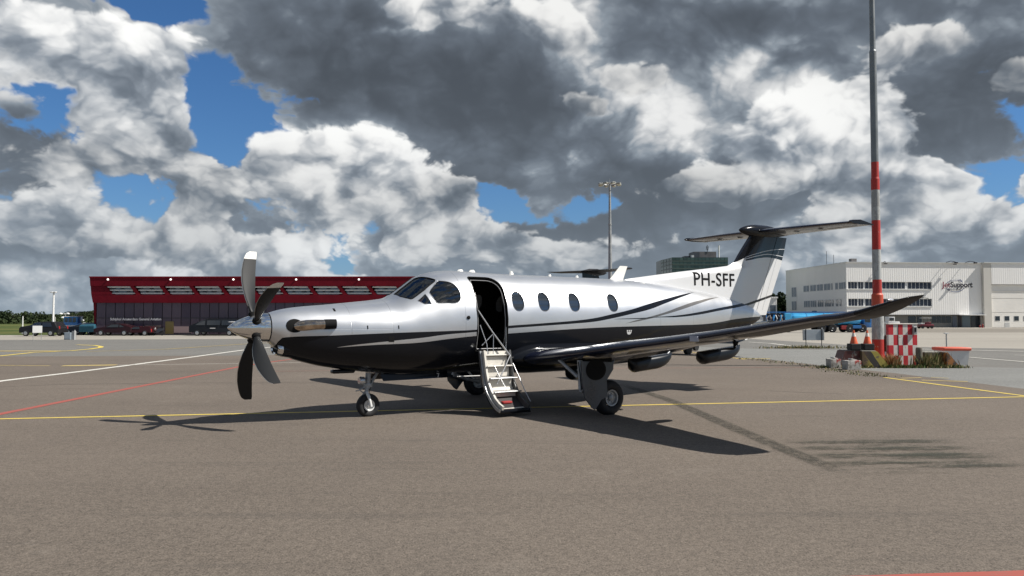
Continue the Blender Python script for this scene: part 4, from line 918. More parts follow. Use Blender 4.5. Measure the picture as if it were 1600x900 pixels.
band(.050, .15, 4.345, 4.385, cream, 'stair_stringer', st); band(.050, .15, 4.915, 4.955, mat('stair_side_dark', (.06, .06, .06), .5, var=.2), 'stair_stringer', st)
tread = mat('tread_grey', (.55, .54, .52), .5, .2, var=.1)
for (yo, z) in ((.99, 1.10), (1.07, .90), (1.18, .68), (1.31, .44)):
    yin = lerp([(b, a) for a, b in sorted(off_prof(.05), key=lambda q: q[1])], z) if True else 0
    stp = MB(); stp.bb(P_(4.65, (yin + yo) / 2, z), (.52, abs(yo - yin) , .028), .006); s_ = stp.build('stair_tread', tread if z < 1 else cream, st, smooth=30)
    MB().tube([P_(4.37, yo, z), P_(4.93 + (.04 if z < .9 else 0), yo, z)], .014, 8).build('tread_nosing', steel if z < .9 else cream, st, smooth=40)
    if z > .4: MB().bb(P_(4.65, (yin + yo) / 2 - .01, z - .11), (.50, .018, .17), .004).build('riser', cream, st)
MB().bb(P_(4.65, 1.50, .125), (.66, .18, .06), .02).build('foot_plate', blackp, st, smooth=40)
MB().bb(P_(4.62, 1.30, .255), (.20, .16, .04), .01).build('red_cover', mat('red_fabric', (.35, .03, .03), .8), st, smooth=40)
gp = mat('handrail_metal', (.50, .50, .50), .3, .8)
def rod(pts, r_, name='handrail'): MB().tube([P_(*q) for q in pts], r_, 10).build(name, gp, st, smooth=50)
def shade_sheet(i0, i1, d, xa, xb, m, name):
    a = off_prof(d)[i0:i1]; b = off_prof(d + .004)[i0:i1]; mb = MB(); n_ = len(a); mb.add([P_(x, y, z) for x in (xa, xb) for y, z in a], [(i, i + 1, n_ + i + 1, n_ + i) for i in range(n_ - 1)]); return mb.build(name, m, st, smooth=40, fix=False)
shade_sheet(11, 19, .056, 4.42, 4.93, mat('stair_shade_paint', (.03, .025, .025), .7, var=.3), 'stair_shade')  # dark sheets on the inner panel: shade of the lower stair, put in as colour
shade_sheet(6, 10, .056, 4.60, 4.93, MATS['stair_shade_paint'], 'stair_shade')
rod([(4.34, .80, 1.93), (4.60, .90, 1.52), (4.90, 1.02, 1.10)], .015); rod([(4.36, .84, 1.66), (4.44, .95, 1.30), (4.42, 1.0, 1.12)], .008, 'handrail_strut')
rod([(4.36, .90, 1.28), (4.62, .90, 1.50)], .010, 'handrail_strut'); rod([(4.62, .90, 1.50), (4.56, .98, 1.12)], .007, 'handrail_strut')
rod([(4.90, 1.05, 1.10), (4.72, 1.12, .86), (4.50, 1.20, .58)], .013, 'handrail_strut'); rod([(4.96, .82, 1.62), (4.93, .86, 1.16)], .006, 'handrail_strut')
rod([(4.95, 1.06, .94), (4.99, 1.18, .73), (5.02, 1.32, .48), (5.04, 1.50, .26)], .009, 'stair_cable'); rod([(4.50, 1.10, .92), (4.55, 1.22, .70), (4.62, 1.34, .48)], .007, 'stair_cable')
MB().tube([P_(4.10, .45, .69), P_(5.1, .62, .69)], .010, 8).build('tow_rod', gearw, ac)
# ---------------------------------------------------------------- red terminal
YT = 82.6
def zt(py, Y): return D(800, py, Y).z
def xt(px, Y): return D(px, 450, Y).x
redc = mat('red_cladding', (.135, .004, .012), .6, spec=.15, var=.12, vscale=.8, bump=.02)
redd = mat('red_cladding_trim', (.19, .006, .015), .6, spec=.15)
def panefn(t, p, obj):
    oi = t.n.new('ShaderNodeObjectInfo'); f = oi.outputs['Random']
    t.l.new(t.mix(f, (.065, .047, .072), (.115, .085, .112)), p.inputs['Base Color']); t.l.new(t.math('MULTIPLY_ADD', f, .06, .04), p.inputs['Roughness'])
panem = mat('tinted_glass', (.09, .07, .09), .06, .0, spec=.35, fn=panefn)
panelo = mat('tinted_glass_low', (.11, .085, .075), .06, .0, spec=.35)
mull = mat('dark_mullion', (.02, .018, .022), .5)
T = thing('terminal_building', 'long dark red terminal building with slanted window band and purple glass front', 'building', (0, 0, 0))
XL, XR = xt(150, YT), 4.0
zA, zB, zC, zD, zE = zt(434, YT), zt(447, YT), zt(460.5, YT), zt(473, YT), zt(497, YT)
MB().prism([(XL - .30, zC), (XR, zC), (XR, zD), (XL - .12, zD)], YT, YT - .35, ax='Y').build('lower_fascia', redc, T)
MB().prism([(XL - .45, zA), (XR, zA), (XR, zB), (XL - .38, zB)], YT, YT - .45).build('upper_fascia', redc, T)
MB().prism([(XL - .5, zA), (XR, zA), (XR, zA + .12), (XL - .5, zA + .12)], YT + .1, YT - .5).build('roof_edge', redd, T)
MB().box(((XL + XR) / 2, YT + 13, zA / 2 + .1), (XR - XL, 25, zA - .1)).build('roof', redc, T)
MB().prism([(XL - .38, zB), (xt(168, YT), zB), (xt(178.5, YT), zC), (XL - .30, zC)], YT - .36, YT).build('slanted_panel', redc, T)
louv = mat('louvre_white', (.75, .74, .72), .35); darkg = mat('clerestory_glass', (.10, .10, .105), .05, spec=.8, coat=1)
blk_me = None
for k in range(15):
    pa = 178.5 + 46 * k + 36; xa, xb = xt(pa - 10.5 - 9 + 2, YT), xt(pa - 9 + 2 + 0, YT); w = .45
    q0, q1 = xt(209 + 46 * k - 1, YT), xt(219.5 + 46 * k - 1, YT)
    MB().prism([(q0 - .22, zB), (q0 + .22, zB), (q1 + .22, zC), (q1 - .22, zC)], YT - .34, YT).build('slanted_frame', redd, T)
    c0 = q0 - 3.13; wd_ = MB().add([(c0, YT - .02, zC), (c0 + 3.9, YT - .02, zC), (c0 + 3.9, YT - .02, zB), (c0, YT - .02, zB)], [(0, 1, 2, 3)]).build('clerestory_window', darkg, T, fix=False)
    r_ = random.Random(k)
    for j in range(3):
        zz = zB + (zC - zB) * (.12 + .36 * j); sh = (zB - zz) / (zB - zC) * .7
        MB().bb((c0 + .35 + sh + 1.35, YT - .15, zz), (2.75, .12, .10 + (.04 if j == 0 else 0)), .02).build('louvre', louv, wd_)
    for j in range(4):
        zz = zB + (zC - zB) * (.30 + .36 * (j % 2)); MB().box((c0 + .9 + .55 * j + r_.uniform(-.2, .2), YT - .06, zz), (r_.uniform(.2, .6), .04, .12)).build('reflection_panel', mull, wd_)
for px in [172 + 97.5 * k for k in range(7)]:
    MB().lathe([(-.06, .02), (-.03, .09), (.06, .10)], (xt(px, YT), YT - .5, zt(437, YT)), 'Y', 12).build('spotlight', mat('spot_lens', (.85, .85, .82), .2, emit=((1, .97, .9), 1.2)), T)
pw = (xt(229.7, YT) - xt(215, YT)); base_me = {}
for k in range(int((XR - XL) / pw)):
    x0 = XL + .1 + k * pw
    for nm, z0, z1, mm in (('u', zE + .03, zD - .02, panem), ('l', .12, zE - .03, panem)):
        if nm not in base_me:
            b = MB().box((pw / 2, 0, (z1 - z0) / 2), (pw - .07, .05, z1 - z0)).build('glass_panel', mm, T); base_me[nm] = b.data
        else: b = link('glass_panel', base_me[nm], T)
        b.location = (x0, YT + .02, z0)
MB().box(((XL + XR) / 2, YT + .1, zE), (XR - XL, .25, .07)).build('transom', mull, T)
MB().box(((XL + XR) / 2, YT + .16, zD / 2), (XR - XL - .1, .1, zD - .05)).build('mullion_wall', mull, T)
MB().box(((XL + XR) / 2, YT - .1, .07), (XR - XL, .4, .14)).build('plinth', mull, T)
MB().prism([(XL - .42, zA - .02), (XL - .05, .0), (XL + .1, .0), (XL, zA - .02)], YT + .02, YT + 24).build('end_wall', redc, T)
tx = text_mesh('Schiphol Amsterdam General Aviation', .36, bold=.012, sx=.97)
for v in tx.vertices: v.co = (v.co.x + xt(214, YT), YT - .13, v.co.y + zt(498.8, YT))
tx.materials.append(mat('sign_white', (.55, .53, .55), .5)); link('sign_lettering', tx, T)
MB().box((xt(266, YT), YT - .04, zt(512, YT)), (.85, .06, 1.35)).build('entrance_door', mat('ochre_door', (.13, .10, .035), .4), T)
for px, w, h0, h1, c in ((287, 1.9, 510, 520, (.28, .20, .20)), (240, 1.6, 508, 512, (.10, .075, .07))):
    MB().box((xt(px, YT), YT - .03, (zt(h0, YT) + zt(h1, YT)) / 2), (w, .04, abs(zt(h0, YT) - zt(h1, YT)))).build('lobby_panel', mat('lobby_panel_%d' % px, c, .5), T)
# ---------------------------------------------------------------- vehicles
vglass = mat('vehicle_glass', (.015, .018, .022), .05, spec=.8, coat=1)
headm = mat('headlamp', (.6, .62, .65), .1, .4, coat=1); tailm = mat('tail_lamp', (.4, .02, .02), .2, coat=1); hubm = mat('hub_metal', (.45, .46, .47), .35, .8)
def vehicle(name, label, cat, L, W, H, side, win, color, loc, rz, wheels=(.9, -.9), wr=.33, group=None, extra=None, rough=.42):
    v = thing(name, label, cat, loc, rz, group)
    b = MB(); bm_c = mat('vehicle_paint_%d_%d_%d' % tuple(int(c * 999) for c in color), color, rough, .0, coat=.1, spec=.3)
    rings = []
    zmax = max(z for _, z in side)
    def yw(z): return W / 2 * (1 - .16 * max(0, (z - zmax * .55) / (zmax * .45)) ** 1.4)
    n = len(side); vs = []
    for s_, ins in ((-1, .06), (-1, 0), (1, 0), (1, .06)):
        cx = sum(p[0] for p in side) / n; cz = sum(p[1] for p in side) / n
        for x, z in side: vs.append((x + (cx - x) * ins * .5, s_ * (yw(z) - ins * .5 if not ins else yw(z)) if ins == 0 else s_ * yw(z), z + (cz - z) * ins * .5))
    # outline kept; a small chamfer round the flanks
    ring = lambda s_, sh, io: [(x + (cx - x) * sh, s_ * (yw(z) - io), z + (cz - z) * sh) for x, z in side]
    b.loft([ring(-1, .045, 0), ring(-1, 0, .05), ring(1, 0, .05), ring(1, .045, 0)]); b.build('body', bm_c, v, smooth=30)
    for (poly) in win:
        for s_ in (-1, 1):
            w_ = MB(); w_.add([(x, s_ * (yw(z) + .012), z) for x, z in poly], [tuple(range(len(poly)))]); w_.build('side_window', vglass, v, fix=False)
    for x in wheels:
        for s_ in (-1, 1):
            t_ = MB(); t_.lathe([(-.11, wr * .6), (-.11, wr * .93), (-.07, wr), (.07, wr), (.11, wr * .93), (.11, wr * .6)], (x, s_ * (W / 2 - .10), wr), 'Y', 20); h_ = t_.build('wheel', rubber, v, smooth=40)
            MB().lathe([(-.115, wr * .62), (-.125, wr * .3), (-.125, .001)], (x, s_ * (W / 2 - .10), wr), 'Y', 16, cap=False).build('hub', hubm, h_, smooth=40); MB().lathe([(.115, wr * .62), (.125, wr * .3), (.125, .001)], (x, s_ * (W / 2 - .10), wr), 'Y', 16, cap=False).build('hub', hubm, h_, smooth=40)
    xf = min(x for x, _ in side); xr = max(x for x, _ in side)
    for s_ in (-1, 1):
        MB().bb((xf + .08, s_ * (W / 2 - .28), H * .40), (.12, .34, .16), .03).build('headlight', headm, v); MB().bb((xr - .03, s_ * (W / 2 - .16), H * .5), (.08, .16, .30), .02).build('tail_light', tailm, v)
    if extra: extra(v)
    return v
def SUV(L, H): return [(-L / 2, .35), (-L / 2, .8), (-L / 2 + .15, .95), (-L / 2 + 1.0, 1.08), (-L / 2 + 1.75, H - .05), (-L / 2 + 2.3, H), (L / 2 - .5, H), (L / 2 - .15, H * .6), (L / 2, .8), (L / 2 - .02, .35)]
def VAN(L, H): return [(-L / 2, .35), (-L / 2, .95), (-L / 2 + .12, 1.10), (-L / 2 + .75, 1.32), (-L / 2 + 1.45, H - .12), (-L / 2 + 1.9, H), (L / 2 - .1, H), (L / 2, H - .15), (L / 2, .35)]
def CAR(L, H): return [(-L / 2, .32), (-L / 2, .68), (-L / 2 + .15, .78), (-L / 2 + 1.15, .92), (-L / 2 + 1.85, H - .03), (-L / 2 + 2.3, H), (L / 2 - 1.1, H - .06), (L / 2 - .35, .98), (L / 2 - .02, .85), (L / 2, .32)]
def at(px, py): return G(px, py)
q = at(60, 525.3); vehicle('black_estate_car', 'long black van parked behind the white board at the left', 'van', 4.6, 1.85, 1.72, SUV(3.15 * 1.25, 1.45), [[(-.9, .95), (-.45, 1.34), (.2, 1.36), (.2, .95)], [(.3, .95), (.3, 1.36), (1.1, 1.36), (1.3, .95)]], (.012, .012, .014), (q.x, q.y + .9, 0), R(2), (-1.3, 1.15), .30)
q = Vector((xt(328, 80.3), 80.6, 0)); vehicle('black_passenger_van', 'tall black passenger van with small white lettering, parked behind the spinner', 'van', 5.2, 1.95, 1.9, VAN(5.2, 1.75), [[(-1.95, 1.1), (-1.35, 1.55), (-.95, 1.58), (-.95, 1.1)], [(-.75, 1.1), (-.75, 1.58), (.6, 1.58), (.6, 1.1)], [(.75, 1.1), (.75, 1.58), (2.3, 1.58), (2.3, 1.1)]], (.010, .011, .014), (q.x + .75, q.y, 0), R(0), (-1.75, 1.55), .30,
    extra=lambda v: MB().box((-.15, -.985, .78), (.55, .012, .07)).build('van_lettering', louv, v))
q = at(122, 524); vehicle('dark_hatchback', 'low dark car half hidden by the grey cabinet', 'car', 3.9, 1.7, 1.3, CAR(3.6, 1.2), [[(-.6, .85), (-.1, 1.12), (.4, 1.13), (.4, .85)]], (.03, .035, .05), (q.x - 1.75, q.y + 4.0, 0), R(5), (-1.1, 1.1), .28)
q = at(148, 523.4); vehicle('teal_people_carrier', 'dark teal car parked at the left corner of the red terminal', 'car', 3.9, 1.75, 1.6, VAN(2.6, 1.25), [[(-.6, .8), (-.35, 1.12), (.3, 1.14), (.3, .8)], [(.4, .8), (.4, 1.14), (1.1, 1.12), (1.1, .8)]], (.025, .09, .13), (q.x, q.y - .2, 0), R(86), (-.8, .8), .27)
q = Vector((xt(185, 81), 81.7, 0)); vehicle('dark_red_car', 'dark red car parked before the glass front, left of the lettering', 'car', 4.2, 1.75, 1.4, CAR(3.9, 1.25), [[(-.7, .88), (-.1, 1.16), (.6, 1.17), (.6, .88)], [(.7, .88), (.7, 1.16), (1.2, .9)]], (.020, .004, .006), (q.x, q.y - .9, 0), R(0), (-1.2, 1.2), .29)
q = Vector((xt(218, 81), 81.7, 0)); vehicle('maroon_sports_car', 'low maroon car parked before the terminal under the lettering', 'car', 3.6, 1.7, 1.1, CAR(3.5, .98), [[(-.5, .7), (0, .9), (.5, .9), (.6, .7)]], (.028, .004, .006), (q.x, q.y - .9, 0), R(0), (-1.1, 1.1), .27)
def quad(px, label, colr, grp):
    q_ = Vector((xt(px, 81), 81.8, 0)); v = thing('scooter', label, 'scooter', (q_.x, q_.y - 1.0, 0), R(10), grp)
    for x in (-.62, .62):
        w_ = MB().lathe([(-.05, .18), (-.05, .26), (.05, .26), (.05, .18)], (x, 0, .26), 'Y', 18).build('wheel', rubber, v, smooth=40); MB().lathe([(-.03, .17), (.03, .17)], (x, 0, .26), 'Y', 12).build('rim', hubm, w_)
    m_ = mat('scooter_%d' % px, colr, .3, coat=.5)
    MB().tube([(-.62, 0, .26), (-.5, 0, .6), (-.38, 0, .95)], [.05, .06, .03], 8).build('fork', m_, v); MB().tube([(-.38, -.28, .98), (-.38, .28, .98)], .02, 6).build('handlebar', dark, v)
    MB().loft([[(x, y * w, z + h_ * k) for y, k in ((-1, 0), (-.8, 1), (.8, 1), (1, 0))] for x, w, z, h_ in ((-.45, .1, .35, .4), (-.25, .16, .28, .12), (.05, .16, .28, .15), (.2, .17, .35, .4), (.8, .12, .55, .28))]).build('body', m_, v, smooth=40)
    MB().bb((.4, 0, .80), (.7, .26, .10), .04).build('seat', dark, v)
quad(233, 'white scooter, second of the two parked before the terminal glass', (.55, .55, .55), 'scooters parked before the terminal'); quad(246, 'black scooter parked right of the white one before the terminal glass', (.03, .03, .035), 'scooters parked before the terminal')
# blue airport tractor / bus at the left
q = at(95, 523.5); bus = thing('blue_service_truck', 'bright blue service truck with big cab windows parked beyond the black van', 'truck', (q.x, q.y + 2.5, 0), R(8))
bl_ = mat('bright_blue_paint', (.03, .24, .60), .3, coat=.6); wh_ = mat('white_vehicle_paint', (.72, .72, .70), .35, coat=.4)
MB().bb((0, 0, .85), (2.0, 1.6, .75), .08).build('lower_body', bl_, bus, smooth=30); MB().bb((-.1, 0, 1.55), (1.45, 1.45, .85), .07).build('cab', bl_, bus, smooth=30)
for k in range(3): MB().box((-.55 + .42 * k, -.735, 1.62), (.34, .02, .5)).build('cab_window', vglass, bus)
MB().bb((0, -.82, .98), (1.9, .04, .16), .01).build('white_stripe', wh_, bus); MB().bb((-.1, 0, 2.0), (1.5, 1.5, .06), .02).build('roof', wh_, bus)
for x in (-.65, .65):
    for y in (-.7, .7):
        w_ = MB().lathe([(-.12, .2), (-.12, .34), (.12, .34), (.12, .2)], (x, y, .34), 'Y', 18).build('wheel', rubber, bus, smooth=40); MB().lathe([(-.125, .18), (.125, .18)], (x, y, .34), 'Y', 14).build('hub', hubm, w_)
# blue tanker truck behind the wing
q = at(1300, 519.5); tk = thing('blue_tanker_truck', 'long blue tanker truck with pump gear at its rear, parked behind the wing tip', 'truck', (q.x, q.y + 1.4, 0), 0)
u = q.y / FPX; X_ = lambda px: (px - 800) * u - q.x; Z_ = lambda py: CAMZ + (HOR - py) * (q.y / FPX)
tb = mat('tank_blue', (.06, .40, .72), .28, coat=.6, var=.08, vscale=.7); tb2 = mat('deep_blue', (.02, .15, .42), .3, coat=.5); tb3 = mat('navy_chassis', (.012, .02, .05), .5)
tm = MB(); rings = []
for x in [X_(1238), X_(1240), X_(1243)] + [X_(1243) + (X_(1345) - X_(1243)) * i / 10 for i in range(1, 10)] + [X_(1345), X_(1348)]:
    e = .8 if x in (X_(1238), X_(1348)) else (.94 if x == X_(1240) else 1)
    rings.append([(x, 1.15 * e * math.copysign(abs(math.cos(a)) ** .75, math.cos(a)), 1.72 + .78 * e * math.copysign(abs(math.sin(a)) ** .75, math.sin(a))) for a in [2 * math.pi * k / 28 for k in range(28)]])
tm.loft(rings).build('tank', tb, tk, smooth=50)
for px in (1262, 1290, 1318): MB().loft([[(X_(px) + dx, 1.17 * math.copysign(abs(math.cos(a)) ** .75, math.cos(a)), 1.72 + .80 * math.copysign(abs(math.sin(a)) ** .75, math.sin(a))) for a in [2 * math.pi * k / 28 for k in range(28)]] for dx in (-.03, .03)]).build('tank_band', tb2, tk, smooth=50)
MB().box(((X_(1196) + X_(1350)) / 2, -.9, 2.60), (X_(1350) - X_(1196), .06, .08)).build('top_rail', tb2, tk); MB().box(((X_(1196) + X_(1350)) / 2, 0, 2.50), (X_(1350) - X_(1196), 1.2, .05)).build('walkway', tb2, tk)
for px in (1279, 1352): MB().bb((X_(px), 0, 2.66), (.45, .5, .2), .04).build('hatch', dark, tk)
MB().bb((X_(1217), 0, 1.0), (X_(1238) - X_(1196), 2.2, .5), .04).build('rear_deck', tb2, tk); MB().bb((X_(1233), 0, 1.8), (.9, 2.1, 1.3), .06).build('pump_cabinet', tb, tk)
r_ = random.Random(4)
for k in range(14):
    x = X_(1200 + 2.1 * k); MB().tube([(x, -1.0, 1.2), (x + r_.uniform(-.3, .3), -1.05, 1.7 + r_.random() * .3), (x + r_.uniform(-.3, .3), -.9, 2.2)], .05 + .05 * r_.random(), 6).build('pump_pipe', [tb2, steel, mat('brass_pipe', (.28, .17, .10), .5), tb3, tb][k % 5], tk)
MB().bb((X_(1217), .3, 1.8), (2.6, 1.2, 1.2), .05).build('pump_housing', tb3, tk)
MB().box(((X_(1205) + X_(1362)) / 2, 0, .82), (X_(1362) - X_(1205), .9, .28)).build('chassis', tb3, tk)
MB().bb((X_(1357), 0, 1.25), (1.0, 2.2, 1.3), .1).build('cab', tb2, tk, smooth=30); MB().box((X_(1357), -1.11, 1.55), (.7, .02, .5)).build('cab_window', vglass, tk)
MB().bb((X_(1321), -1.0, .62), (.9, .3, .5), .04).build('side_box', mat('red_locker', (.30, .03, .03), .4), tk); MB().bb((X_(1340), -1.0, .7), (1.1, .35, .4), .05).build('mudguard', tb2, tk)
for px in (1215, 1232, 1285, 1302, 1329, 1349):
    for s_ in (-1, 1):
        w_ = MB().lathe([(-.16, .3), (-.16, .48), (-.12, .52), (.12, .52), (.16, .48), (.16, .3)], (X_(px), s_ * 1.0, .52), 'Y', 24).build('wheel', rubber, tk, smooth=40)
        MB().lathe([(s_ * .165, .29), (s_ * .12, .24), (s_ * .10, .12), (s_ * .17, .10), (s_ * .17, .001)], (X_(px), s_ * 1.0, .52), 'Y', 20, cap=False).build('hub', hubm, w_, smooth=40)
# white tug and red buggy
q = G(1394, 514.5); tug = thing('white_baggage_tractor', 'small white airport tractor beside the big red and white pole', 'tractor', (q.x, q.y, 0), 0); s_ = q.y / FPX
MB().bb((0, 0, .9), (1.95, 1.4, .75), .08).build('body', wh_, tug, smooth=30); MB().bb((-.35, 0, 1.62), (1.05, 1.25, .85), .06).build('cab', wh_, tug, smooth=30)
MB().box((-.35, -.635, 1.66), (.75, .02, .5)).build('cab_window', vglass, tug); MB().box((.185, 0, 1.66), (.02, .9, .5)).build('windscreen', vglass, tug)
for x in (-.6, .6):
    for y in (-.6, .6): MB().lathe([(-.12, .15), (-.12, .32), (.12, .32), (.12, .15)], (x, y, .32), 'Y', 16).build('wheel', rubber, tug, smooth=40)
q = G(1446, 513.3); bg_ = thing('red_buggy', 'dark red open buggy with a white canopy in front of the hangar', 'buggy', (q.x, q.y, 0), 0); rm = mat('buggy_red', (.16, .02, .03), .35, coat=.4)
MB().bb((0, 0, .55), (2.4, 1.3, .45), .08).build('body', rm, bg_, smooth=30); MB().bb((-.8, 0, .85), (.7, 1.2, .3), .08).build('bonnet', wh_, bg_, smooth=30); MB().bb((.3, 0, .95), (.9, 1.1, .4), .08).build('seat', rm, bg_, smooth=30)
MB().bb((.05, 0, 1.85), (1.5, 1.3, .07), .02).build('canopy', wh_, bg_)
for x in (-.6, .7):
    for y in (-.6, .6): MB().tube([(x, y, .7), (x * .95, y, 1.85)], .02, 6).build('canopy_post', dark, bg_)
for x in (-.8, .8):
    for y in (-.6, .6): MB().lathe([(-.1, .12), (-.1, .26), (.1, .26), (.1, .12)], (x, y, .26), 'Y', 14).build('wheel', rubber, bg_, smooth=40)
# ---------------------------------------------------------------- left side furniture
gal = mat('galvanised_steel', (.34, .35, .35), .5, .5, var=.12, vscale=3, dirt=.25); whp = mat('white_post_paint', (.7, .7, .68), .5)
q = G(53, 532.5); q2 = G(63, 532.5); bd = thing('white_notice_board', 'blank white board on two thin posts at the left, seen before the black van', 'board', ((q.x + q2.x) / 2, q.y, 0), R(28))
zz = lambda py, Y: CAMZ + (HOR - py) * Y / FPX
for x in (-.28, .28): MB().tube([(x, 0, 0), (x, 0, zz(509, q.y))], .02, 8).build('post', gal, bd)
MB().bb((0, -.03, (zz(509, q.y) + zz(520, q.y)) / 2), (.66, .03, abs(zz(509, q.y) - zz(520, q.y))), .006).build('board', whp, bd)
q = G(110, 530.8); cb = thing('grey_cabinet', 'grey electrical cabinet beside the blue truck at the left', 'cabinet', (q.x, q.y, 0), 0)
gc = mat('cabinet_grey', (.26, .31, .35), .5, var=.1, dirt=.2); hh = zz(519.5, q.y)
MB().bb((-.12, 0, hh / 2), (.55, .5, hh), .015).build('cabinet_body', gc, cb); MB().bb((-.12, -.255, hh / 2 + .03), (.48, .012, hh * .82), .004).build('door', mat('cabinet_door', (.33, .38, .42), .5), cb)
MB().bb((.3, 0, hh * .6), (.22, .3, hh * 1.2), .01).build('side_box', gal, cb); MB().tube([(.42, -.1, 0), (.42, -.1, hh * 1.35)], .03, 8).build('post', whp, cb)
def pole(name, label, cat, px, pyb, pyt, r0, m, grp=None, head=None):
    q = G(px, pyb); o = thing(name, label, cat, (q.x, q.y, 0), 0, grp); H = zz(pyt, q.y); MB().tube([(0, 0, 0), (0, 0, H)], [r0, r0 * .65], 10).build('pole', m, o, smooth=60)
    MB().lathe([(0, r0 * 2), (.05, r0 * 2), (.06, r0)], (0, 0, 0), 'Z', 10).build('base_plate', gal, o)
    if head: head(o, H, q.y / FPX)
    return o
def floodhead(o, H, s_):
    MB().box((0, 0, H), (.5, .3, .06)).build('bracket', gal, o)
    for x in (-.17, .17): MB().bb((x, -.1, H + .04), (.26, .3, .09), .02).build('lamp', whp, o)
pole('lamp_post', 'tall pale lamp post with a small double head left of the red terminal', 'lamp post', 82.5, 525, 457, .12, whp, None, floodhead)
def tri(o, H, s_):
    for a in (-5.5, 0, 5.5):
        x = a * s_; z = H - (0 if a else -.35) - (4 * s_ if not a else 0)
        MB().tube([(0, 0, H - .1), (x * .7, -.1, H + .02), (x, -.2, H - .02)], .025, 6).build('arm', whp, o); MB().lathe([(-.1, .16), (.0, .2), (.10, .06)], (x, -.2 if a else -.5, H - (.0 if a else .45)), 'Z', 12).build('lamp_globe', mat('lamp_globe', (.85, .85, .82), .3), o)
pole('triple_street_lamp', 'white street lamp with three globes behind the blue truck', 'lamp post', 101.5, 521.5, 490, .06, whp, None, tri)
pole('marker_pole', 'white pole near the left edge, standing in the grass before the trees', 'pole', 35, 521.5, 494, .09, whp)
pole('thin_pole', 'thin white pole just right of the tall lamp post', 'pole', 85.6, 520, 495, .05, whp)
def shead(o, H, s_): MB().bb((.05, -.05, H), (.3, .2, .2), .04).build('lamp', whp, o)
pole('low_post_light', 'small dark post with white head before the hedge', 'lamp post', 128.5, 519, 500.5, .04, gal, None, shead)
q = G(131.5, 515); sg = thing('small_sign', 'small pale square sign on a post left of the terminal corner', 'sign', (q.x, q.y, 0), 0); MB().tube([(0, 0, 0), (0, 0, zz(504, q.y))], .03, 6).build('post', gal, sg); MB().bb((0, -.05, zz(505, q.y)), (.35, .03, .35), .01).build('sign_plate', whp, sg)
# ---------------------------------------------------------------- trees
barkm = mat('bark', (.07, .055, .04), .9, var=.3)
def leafm(name, a): return mat(name, a, .85, spec=.15, fn=lambda t, p, obj: t.l.new(t.mix(t.n.new('ShaderNodeObjectInfo').outputs['Random'], t.mix(t.smooth(t.noise(obj, .8, 3, .6), .3, .7), tuple(c * .6 for c in a), a), tuple(c * 1.25 for c in a)), p.inputs['Base Color']))
lf = [leafm('leaf_dark', (.020, .032, .014)), leafm('leaf_mid', (.030, .043, .017)), leafm('leaf_olive', (.045, .048, .022))]
def crown(H, W, seed, n=420, leaf=.35):
    r = random.Random(seed); mb = MB(); cl = []
    for _ in range(14):
        a = r.uniform(0, 6.28); d = W * .38 * r.random() ** .5; z = H * r.uniform(.32, .86); cl.append((d * math.cos(a), d * math.sin(a), z, W * r.uniform(.13, .25) * (1.15 - .5 * abs(z / H - .55))))
    for _ in range(n):
        c = r.choice(cl); th, ph = r.uniform(0, 6.28), math.acos(r.uniform(-1, 1)); q = c[3] * r.uniform(.6, 1.05)
        p = Vector((c[0] + q * math.sin(ph) * math.cos(th), c[1] + q * math.sin(ph) * math.sin(th), c[2] + q * math.cos(ph))); s_ = leaf * r.uniform(.5, 1.2)
        a = Vector((r.gauss(0, 1), r.gauss(0, 1), r.gauss(0, 1))).normalized(); b = a.orthogonal().normalized(); c2 = a.cross(b)
        mb.add([p + b * s_, p + c2 * s_ * .7, p - b * s_, p - c2 * s_ * .7 + a * s_ * .2], [(0, 1, 2, 3)])
    return mb
protos = []
def tree(loc, H, W, label, seed, m, n=420, leaf=.35, grp=None, name='tree', cache=None):
    t_ = thing(name, label, 'tree', loc, random.Random(seed).uniform(0, 6), grp)
    key = (H, W, seed % 4)
    if cache is not None and key[2] in cache: link('trunk', cache[key[2]][0], t_); c = link('crown', cache[key[2]][1], t_); c.data = cache[key[2]][1]
    else:
        a = MB(); a.tube([(0, 0, -.2), (.05, 0, H * .25), (-.1, .1, H * .6), (0, 0, H * .85)], [W * .035, W * .028, W * .018, W * .006], 7)
        for k in range(5):
            q = random.Random(seed + k); an = q.uniform(0, 6.28); a.tube([(0, 0, H * (.25 + .1 * k)), (W * .2 * math.cos(an), W * .2 * math.sin(an), H * (.4 + .1 * k))], [W * .014, W * .005], 5)
        tr = a.build('trunk', barkm, t_, smooth=60); cr = crown(H, W, seed, n, leaf).build('crown', m, t_, fix=False)
        if cache is not None: cache[key[2]] = (tr.data, cr.data)
    return t_
rt = random.Random(11)
places = ['behind the white notice board', 'near the left edge of the picture', 'left of the tall lamp post', 'right of the tall lamp post', 'beside the triple street lamp', 'below the two dark office blocks', 'at the corner of the red terminal']
cch = {}
for k in range(46):
    px = -60 + k * 4.75 + rt.uniform(-1.5, 1.5); Y = 300 + rt.uniform(-25, 40); sc_ = rt.uniform(.8, 1.25)
    o = tree((xt(px, Y), Y, -.3), 4.3, 4.6, 'dark tree in the line along the far edge of the airfield, one of many alike', k, lf[k % 3], 520, .30, 'trees of the far tree line', 'far_tree', cch if k > 3 else cch)
    o.scale = (sc_ * 1.15, sc_, sc_ * rt.uniform(.75, 1.05))


